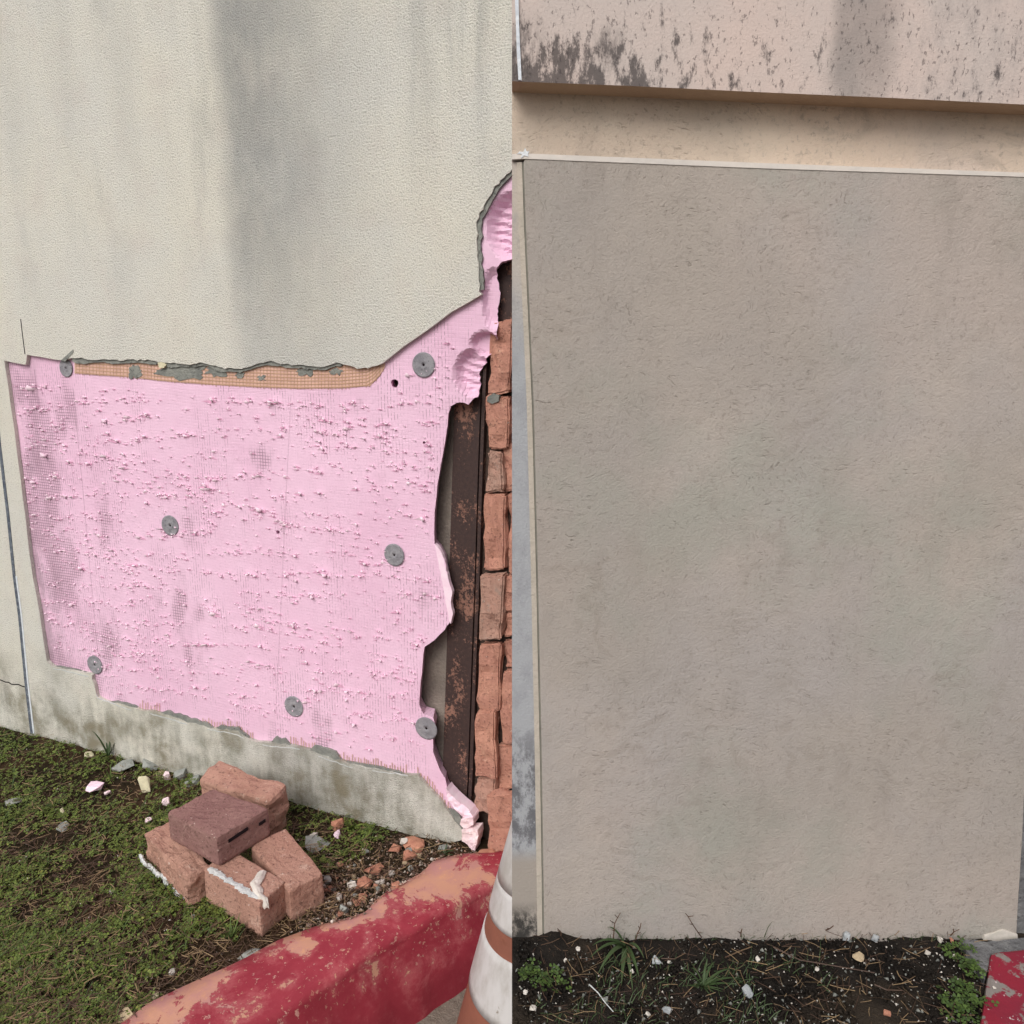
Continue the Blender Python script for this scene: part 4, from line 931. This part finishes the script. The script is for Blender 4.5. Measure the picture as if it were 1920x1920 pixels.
# torn white scrap draped over the front brick
def drape():
    cen = [(491, 1634), (486, 1644), (480, 1652), (479, 1659), (484, 1668), (486, 1676), (492, 1684), (500, 1700)]; wdt = [8, 9, 11, 7, 9, 6, 9, 4]
    hz = [.089, .09, .092, .091, .09, .089, .086, .072]
    V, F = [], []
    for i, ((x, y), w_, z) in enumerate(zip(cen, wdt, hz)):
        p = gz(x, y, z); s = sc_(x, y, z)
        for k, a in enumerate((-1, -.3, .4, 1)): V.append(p + Vector((a * w_ * s, .25 * a * w_ * s, .004 * math.cos(a * 2) + rnd.uniform(-.001, .001))))
    n = len(cen)
    for i in range(n - 1):
        for k in range(3): a = i * 4 + k; F.append((a, a + 1, a + 5, a + 4))
    b = len(V); V += [v - Vector((0, 0, .005)) for v in V]
    F += [tuple(q + b for q in f[::-1]) for f in F[:]]
    rim = [0, 1, 2, 3] + [i * 4 + 3 for i in range(1, n)] + [(n - 1) * 4 + k for k in (2, 1, 0)] + [i * 4 for i in range(n - 2, 0, -1)]
    for i in range(len(rim)): a, c = rim[i], rim[(i + 1) % len(rim)]; F.append((a, a + b, c + b, c))
    o = obj('foam_scrap', V, F, M['chipw']); tag(o, 'torn whitish foam strip draped over the edge of the front brick', 'scrap')
drape()
# long lime smear under the left brick
bm = bmesh.new(); a, b = gz(262, 1608, .02), gz(352, 1690, .005)
for k in range(16):
    p = a.lerp(b, k / 15) + Vector((rnd.uniform(-.003, .003), rnd.uniform(-.003, .003), 0))
    bmesh.ops.create_icosphere(bm, subdivisions=1, radius=1, matrix=Matrix.Translation(p) @ Matrix.Rotation(-.75, 4, 'Z') @ Matrix.Diagonal((.013, .005 + .002 * rnd.random(), .008, 1)))
o = bobj('mortar_strip', bm, M['lime']); tag(o, 'thin strip of whitish mortar in the grass along the left brick', 'rubble')
# scraps on the bed
for (px, py, r, mt, lb, fl) in ((1084, 1785, 8, 'chipw', 'white plaster crumb on soil left of the grass tuft', .6), (1185, 1828, 8, 'chipw', 'pale chip on soil below the long bladed grass tuft', .8), (1231, 1808, 15, 'ally', 'crumpled silvery scrap on soil right of the long grass tuft', .7), (1254, 1810, 6, 'chipw', 'small white crumb beside the silvery scrap', .7), (1420, 1804, 10, 'chipw', 'pale chip on soil in the middle of the bed', .6), (1400, 1866, 18, 'ally', 'pale grey crumpled scrap low in the middle of the bed', .6), (1610, 1800, 20, 'chipt', 'tan flat stone on soil before the finished wall', .3), (1531, 1822, 8, 'chipw', 'white chip left of the tan flat stone', .6),
                             (1738, 1794, 10, 'chipw', 'bright white plaster lump near the clover strip', .8), (1762, 1768, 10, 'chipw', 'white plaster bar at the foot of the wall near its corner', .9), (1783, 1768, 8, 'chipo', 'small orange chip at the foot of the wall near the corner', .6), (1786, 1797, 6, 'chipw', 'white crumb in the clover strip', .8), (1662, 1906, 12, 'chipo', 'orange brown brick chip near the bottom of the bed', .5), (1586, 1762, 13, 'ally', 'silvery torn scrap against the foot of the wall', 1.0), (1640, 1766, 11, 'ally', 'grey white torn scrap at the wall foot right of the silvery one', .9), (1000, 1897, 12, 'chipw', 'white crumbs low at the left end of the bed', .5), (985, 1866, 8, 'chipw', 'white crumb in the left clover patch', .7),
                             (1215, 1908, 9, 'chipw', 'white crumb at the bottom edge of the bed', .7), (1250, 1900, 16, 'ally', 'greyish fibrous scrap at the bottom of the bed', .4), (1135, 1880, 12, 'chipg', 'grey scrap low in the bed beside a white twig', .4), (1060, 1806, 7, 'chipw', 'white chip on the dark soil mound', .8), (1862, 1868, 6, 'chipw', 'white paint scrap on the short red kerb', .4)):
    put('soil_scrap', px, py, r * .62, mt, lb, 'scrap', bed=True, flat=fl, seed=int(px), lift=.004 if px < 1850 else .014)
# ================================================================ vegetation and litter
def tuft(name, P, blades, label, cat, mat='dkgrass', group=None):
    """blades: (dx, dy, height, width, bend)"""
    V, F = [], []
    for (yaw, ln, hgt, wd, bend) in blades:
        d = Vector((math.cos(yaw), math.sin(yaw), 0)); s = Vector((-d.y, d.x, 0)); b = len(V); n = 6
        for i in range(n + 1):
            t_ = i / n; c = d * ln * t_ + Vector((0, 0, hgt * (t_ * (1 + bend) - bend * t_ * t_ * 2 if bend else t_)))
            w_ = wd * (1 - t_ ** 2) + .0003
            V += [c - s * w_ + Vector((0, 0, w_ * .5)), c - Vector((0, 0, 0)), c + s * w_ + Vector((0, 0, w_ * .5))]
        for i in range(n):
            a = b + i * 3; F += [(a, a + 1, a + 4, a + 3), (a + 1, a + 2, a + 5, a + 4)]
    o = obj(name, V, F, M[mat], smooth=True); o.location = P
    return tag(o, label, cat, group)
tuft('grass_tuft', onlawn(204, 1418), [(2.9, .055, .115, .0035, .25), (.35, .05, .105, .0035, .2), (1.5, .02, .07, .003, .1), (2.2, .03, .06, .003, .3), (-.4, .03, .05, .003, .2)], 'tall two bladed grass plant growing against the old stucco wall', 'plant')
tuft('grass_tuft', onlawn(208, 1466), [(3.0, .012, .05, .002, .2), (.3, .012, .055, .002, .2), (1.6, .01, .06, .002, .1), (4.4, .012, .045, .002, .1)], 'short bright grass tuft beside the pink foam scrap', 'plant', 'grass')
Rg = random.Random(9)
def many(n, l0, l1, h0, h1, w, bd=.4): return [(Rg.uniform(0, 6.28), Rg.uniform(l0, l1), Rg.uniform(h0, h1), w * Rg.uniform(.7, 1.2), Rg.uniform(0, bd)) for _ in range(n)]
tuft('grass_tuft', onlawn(432, 1755), many(26, .01, .035, .02, .05, .0013), 'soft grass tuft below the front brick near the kerb', 'plant', 'grass')
tuft('weed', onlawn(660, 1548), many(18, .012, .04, .01, .035, .005), 'leafy weed growing at the lower edge of the old stucco', 'plant', 'clover')
tuft('weed', onlawn(833, 1603), many(12, .01, .03, .01, .025, .003), 'dark small weed beside the grey shard at the stucco tip', 'plant', 'dkgrass')
tuft('grass_tuft', onsoil(1172, 1775), [(4.0, .07, .028, .0035, .9), (4.5, .075, .02, .0035, .9), (4.9, .06, .02, .0035, .9), (3.6, .06, .03, .003, .8), (4.7, .08, .016, .003, 1), (3.3, .05, .03, .003, .7), (5.3, .04, .035, .003, .7), (2.6, .03, .04, .002, .5)], 'broad bladed dark grass tuft drooping on soil before the finished wall', 'plant')
tuft('grass_tuft', onsoil(1318, 1850), [(1.2, .03, .035, .0012, .6), (.5, .06, .02, .0018, .9), (.2, .06, .014, .0018, .9), (.9, .04, .03, .0015, .6), (2.4, .02, .035, .0012, .5), (.0, .05, .010, .0016, .8)] + many(16, .012, .035, .008, .026, .0011), 'green grass tuft growing low in the middle of the bed', 'plant', 'dkgrass')
tuft('grass_tuft', onsoil(1432, 1757), [(.2, .028, .045, .0016, 1.6), (.1, .03, .05, .0016, 1.7), (1.2, .012, .03, .0013, .6), (.4, .012, .02, .0013, .4)], 'looping grass blades at the foot of the finished wall', 'plant')
def trefoils(name, pts, s0, s1, mat, seed, kind='stuff', parent=None):
    R = np.random.default_rng(seed); n = len(pts); P = np.array(pts)
    V = []; F = []
    sz = R.uniform(s0, s1, n); yaw = R.uniform(0, 6.283, n); hh = R.uniform(.001, .014, n) ; tl = R.uniform(-.5, .5, (n, 2))
    base = 0; allV = np.zeros((n, 3, 5, 3), np.float32)
    for k in range(3):
        a = yaw + k * 2.094; d = np.stack([np.cos(a), np.sin(a)], 1); s = np.stack([-d[:, 1], d[:, 0]], 1)
        for j, (f, w_, z) in enumerate(((.05, 0, 0), (.65, .48, .18), (1.0, .30, .10), (1.0, -.30, .10), (.65, -.48, .18))):
            xy = d * (f * sz)[:, None] + s * (w_ * sz)[:, None]
            allV[:, k, j, 0] = P[:, 0] + xy[:, 0]; allV[:, k, j, 1] = P[:, 1] + xy[:, 1]
            allV[:, k, j, 2] = P[:, 2] + hh + z * sz + xy[:, 0] * tl[:, 0] + xy[:, 1] * tl[:, 1]
    V = allV.reshape(-1, 3); F = np.arange(len(V)).reshape(-1, 5)
    o = tris_np(name, V, F, M[mat], parent); tag(o, kind=kind); return o
def patch(px, py, n, rad, lb):
    c = onsoil(px, py); Rp = random.Random(px); P = []
    while len(P) < n:
        q = (Rp.gauss(0, rad * .55), Rp.gauss(0, rad * .55))
        if c.x + q[0] > .006: P.append((q[0], q[1], Rp.uniform(0, .014) * max(.2, 1 - math.hypot(*q) / rad)))
    o = trefoils('clover_patch', P, .0026, .0056, 'darkclover', px); o.location = c
    del o['kind']; tag(o, lb, 'plant')
for i, (px, py, lb) in enumerate(((990, 1836, 'clover patch at the left end of the bed'), (1030, 1850, 'low green patch right of the left clover')  )):
    patch(px, py, 42, .022, ('bright ' + lb) if i == 0 else lb)
for i, (px, py, n, lb) in enumerate(((1798, 1790, 40, 'upper leafy clump of the clover strip beside the concrete footing'), (1822, 1826, 60, 'middle leafy clump of the clover strip beside the short red kerb'), (1800, 1868, 70, 'dense lower leafy clump left of the short red kerb'), (1795, 1906, 70, 'leafy clump at the bottom of the clover strip'), (1832, 1890, 40, 'leafy clump touching the short red kerb low down'))):
    patch(px, py, int(n * .75), .02, lb)
def stem(px0, py0, pts, label):
    """dry stalk standing just in front of the finished wall; pts = pixel path"""
    P = [Vector((B(x, y, -.012)[0], YB - .012 - .004 * math.sin(i), B(x, y, -.012)[1])) for i, (x, y) in enumerate(pts)]
    bm = bmesh.new(); rr = .0011
    o0 = P[0].copy()
    def tube(a, b, r):
        d = (b - a).normalized(); s = d.cross(Vector((0, 1, 0))).normalized(); q = d.cross(s)
        ra = [bm.verts.new(a - o0 + s * r * math.cos(t) + q * r * math.sin(t)) for t in (0, 2.1, 4.2)]; rb = [bm.verts.new(b - o0 + s * r * .8 * math.cos(t) + q * r * .8 * math.sin(t)) for t in (0, 2.1, 4.2)]
        for i in range(3): bm.faces.new((ra[i], ra[(i + 1) % 3], rb[(i + 1) % 3], rb[i]))
        bm.faces.new(ra); bm.faces.new(rb[::-1])
    for i, (a, b) in enumerate(zip(P, P[1:])):
        tube(a, b, rr * (1 - .12 * i))
        if i: tube(a, a + Vector((rnd.uniform(-.008, .008), -.002, rnd.uniform(.002, .007))), rr * .6)
    o = bobj('dry_stem', bm, M['stem']); o.location = o0; tag(o, label, 'plant')
stem(0, 0, [(1150, 1762), (1151, 1742), (1152, 1728), (1158, 1720), (1164, 1714)], 'thin dry stalk bent right against the left part of the finished wall')
stem(0, 0, [(1316, 1758), (1308, 1745), (1298, 1730), (1290, 1718), (1286, 1715)], 'leaning dry stalk with bent tips before the middle of the finished wall')
stem(0, 0, [(1192, 1762), (1194, 1748), (1199, 1738), (1202, 1730)], 'short dry stalk right of the thin bent stalk')
stem(0, 0, [(1389, 1756), (1388, 1746), (1390, 1738)], 'stubby dark stalk left of the looping blades')
stem(0, 0, [(1548, 1744), (1554, 1738), (1561, 1732)], 'tiny slanting stalk against the wall right of the looping blades')
stem(0, 0, [(1782, 1754), (1786, 1744), (1785, 1738)], 'little dry stalk near the wall corner')
stem(0, 0, [(1052, 1755), (1052, 1745), (1045, 1738)], 'dry twig end on the soil mound')
R = random.Random(21); pts = []; gp = []; sp_ = []
BROWN = [(gz(a, c).x, gz(a, c).y, q) for a, c, q in ((40, 1580, .14), (150, 1640, .16), (110, 1570, .12), (400, 1800, .16), (330, 1850, .14), (250, 1480, .10), (300, 1740, .09), (180, 1710, .09), (60, 1700, .08))]
def bare(x, y, d):
    b = 0
    if x > -.62: b = max(b, 1 - max(0, d - .16) * 9)
    b = max(b, .9 - d * 6)
    for cx_, cy_, rad_ in BROWN: b = max(b, 1.05 - (math.hypot(x - cx_, y - cy_) / rad_) ** 2 + .4 * noise.noise(Vector((x * 20, y * 20, 5))))
    b = max(b, min(.72, 1.2 * noise.noise(Vector((x * 4, y * 4, 7))) + .34), min(.8, 1.2 * noise.noise(Vector((x * 11, y * 11, 3))) + .22))
    return b
tries = 0
while len(pts) < 32000 and tries < 200000:
    tries += 1
    px, py = R.uniform(-520, 900), R.uniform(1230, 1990); P = gz(px, py)
    if R.random() > ((py - 1000) / 990) ** .5: continue
    if (P - OA).dot(NA) > -.006: continue
    d = kerb_side(P.x, P.y)
    if d < .006: continue
    bb = bare(P.x, P.y, d); f = noise.noise(Vector((P.x * 14, P.y * 14, 1)))
    if R.random() < bb or R.random() < .15 - f * .8:
        if R.random() < .5: sp_.append((P.x, P.y, lawn_h(P.x, P.y)))
        continue
    pts.append((P.x, P.y, lawn_h(P.x, P.y)))
    if R.random() < .32: gp.append(pts[-1])
    if R.random() < .10: sp_.append((P.x, P.y, lawn_h(P.x, P.y) + .012))
trefoils('clover', pts, .0030, .0068, 'clover', 4)
def blades(name, pts, l0, l1, w, mat, seed, flat=False, kind='stuff', lean=.7):
    R = random.Random(seed); V, F = [], []
    for (x, y, z) in pts:
        L = R.uniform(l0, l1); a = R.uniform(0, 6.28); d = Vector((math.cos(a), math.sin(a), 0)); s = Vector((-d.y, d.x, 0)) * w * R.uniform(.6, 1.2)
        b = len(V); p = Vector((x, y, z + (.002 if not flat else R.uniform(.003, .016))))
        up = R.uniform(.3, 1) * L if not flat else R.uniform(-.08, .12) * L; cv = R.uniform(-.3, .3) * L
        for t_ in (0, .5, 1):
            c = p + d * L * lean * t_ + Vector((0, 0, up * (t_ if flat else t_ * (1.5 - .5 * t_)))) + s.normalized() * cv * t_ * t_
            k = (1 - .75 * t_) if not flat else 1
            V += [c - s * k, c + s * k + Vector((0, 0, abs(w) * .8))]
        F += [(b, b + 1, b + 3, b + 2), (b + 2, b + 3, b + 5, b + 4)]
    o = tris_np(name, V, F, M[mat]); tag(o, kind=kind); return o
blades('grass', gp, .012, .040, .0008, 'grass', 31)
blades('straw', sp_[:14000], .010, .040, .0007, 'straw', 32, True, lean=1.0)
def crumbs(name, pts, s0, s1, mat, seed):
    R = np.random.default_rng(seed); n = len(pts); P = np.array(pts, np.float32)
    base = np.array([(1, 0, -.4), (-.5, .87, -.4), (-.5, -.87, -.4), (.1, .1, .7)], np.float32)
    sz = R.uniform(0, 1, n) ** 2.2 * (s1 - s0) + s0; a = R.uniform(0, 6.28, n)
    jit = R.uniform(.5, 1.3, (n, 4, 3)); v = base[None] * jit * sz[:, None, None]
    c, s = np.cos(a), np.sin(a); x = v[:, :, 0] * c[:, None] - v[:, :, 1] * s[:, None]; y = v[:, :, 0] * s[:, None] + v[:, :, 1] * c[:, None]
    V = np.stack([x + P[:, None, 0], y + P[:, None, 1], v[:, :, 2] * .7 + P[:, None, 2] + sz[:, None] * .25], 2).reshape(-1, 3)
    F = np.concatenate([np.array([(0, 1, 2), (0, 3, 1), (1, 3, 2), (2, 3, 0)])[None] + 4 * np.arange(n)[:, None, None]], 0).reshape(-1, 3)
    o = tris_np(name, V, F, mat if not isinstance(mat, str) else M[mat]); tag(o, kind='stuff'); return o
pts = []
while len(pts) < 1500:
    px, py = R.uniform(560, 900), R.uniform(1560, 1740); P = gz(px, py); d = kerb_side(P.x, P.y)
    if d < -.01 or (P - OA).dot(NA) > -.004 or d > .24 or R.random() < d * 3: continue
    pts.append((P.x, P.y, lawn_h(P.x, P.y) if d > 0 else .008))
crumbs('rubble', pts, .0012, .007, 'chipm', 41)
pts = []
while len(pts) < 260:
    px, py = R.uniform(0, 620), R.uniform(1400, 1900); P = gz(px, py)
    if kerb_side(P.x, P.y) < -.02 or (P - OA).dot(NA) > -.01: continue
    pts.append((P.x, P.y, lawn_h(P.x, P.y) + .006))
crumbs('rubble', pts, .001, .004, 'chipw', 42)
def soilpts(n, x0=962, x1=1840, y0=1758, y1=1925, pw=1.0):
    out = []
    while len(out) < n:
        px, py = R.uniform(x0, x1), y0 + (y1 - y0) * R.random() ** pw; P = gz(px, py, ZB)
        if P.x < .004: continue
        out.append((P.x, P.y, ZB - .002))
    return out
crumbs('soil_crumb', soilpts(520), .0006, .003, 'chipw', 43)
crumbs('soil_crumb', soilpts(3500), .0015, .006, 'soil', 44)
crumbs('soil_crumb', soilpts(700), .001, .005, 'base', 48)
def clear(p): return [q for q in p if q[0] > .03]
blades('straw', clear(soilpts(620)), .006, .032, .00035, 'straw', 45, True, lean=1.0)
blades('grass', clear([p for p in soilpts(900, 962, 1560, 1800, 1925) if noise.noise(Vector((p[0] * 9, p[1] * 9, 2))) > -.05]), .008, .024, .0006, 'dkgrass', 46)
blades('grass', clear(soilpts(260, 1010, 1790, 1752, 1764)), .005, .016, .0004, 'dkgrass', 47)
# a few individual twigs
def twig(pts, label, bed=False, r=.0011, mat='straw'):
    P = [(gz(x, y, ZB + .008) if bed else gz(x, y, .014)) for x, y in pts]; o0 = P[0].copy(); V, F = [], []
    for i, p in enumerate(P):
        d = (P[min(i + 1, len(P) - 1)] - P[max(i - 1, 0)]).normalized(); s = Vector((-d.y, d.x, 0)); u = Vector((0, 0, 1)); k = r * (1 - .5 * i / len(P))
        V += [p - o0 + s * k, p - o0 + u * k, p - o0 - s * k, p - o0 - u * k]
    for i in range(len(P) - 1):
        for k in range(4): a = i * 4; F.append((a + k, a + (k + 1) % 4, a + 4 + (k + 1) % 4, a + 4 + k))
    F += [(0, 1, 2, 3), tuple(len(V) - 4 + k for k in (3, 2, 1, 0))]
    o = obj('twig', V, F, M[mat]); o.location = o0; tag(o, label, 'twig')
twig([(18, 1561), (38, 1577), (68, 1591)], 'pale dry twig in the grass at the left edge below the grey chips')
twig([(126, 1588), (150, 1615), (172, 1638)], 'thin dark twig slanting through the grass left of the pile')
twig([(232, 1647), (255, 1639), (290, 1633), (318, 1630)], 'curved straw twig ending at the left brick')
twig([(338, 1744), (352, 1757), (376, 1762)], 'pale bent twig in the grass below the front brick')
twig([(505, 1553), (525, 1562), (543, 1573)], 'thin grey twig on the right brick of the pile')
twig([(1105, 1846), (1122, 1862), (1135, 1880), (1150, 1897)], 'white painted twig low in the bed near the middle left', True, .0011, 'lime')
twig([(1240, 1797), (1265, 1798), (1285, 1787)], 'pale curled twig right of the long grass tuft', True, .0009, 'straw')
twig([(1450, 1776), (1500, 1800), (1570, 1812), (1640, 1824)], 'long thin straw lying across the soil below the wall', True)
twig([(1360, 1795), (1390, 1782), (1410, 1775)], 'short straw on the soil under the wall', True)
twig([(1640, 1846), (1662, 1856), (1692, 1857)], 'forked straw right of centre on the soil', True)
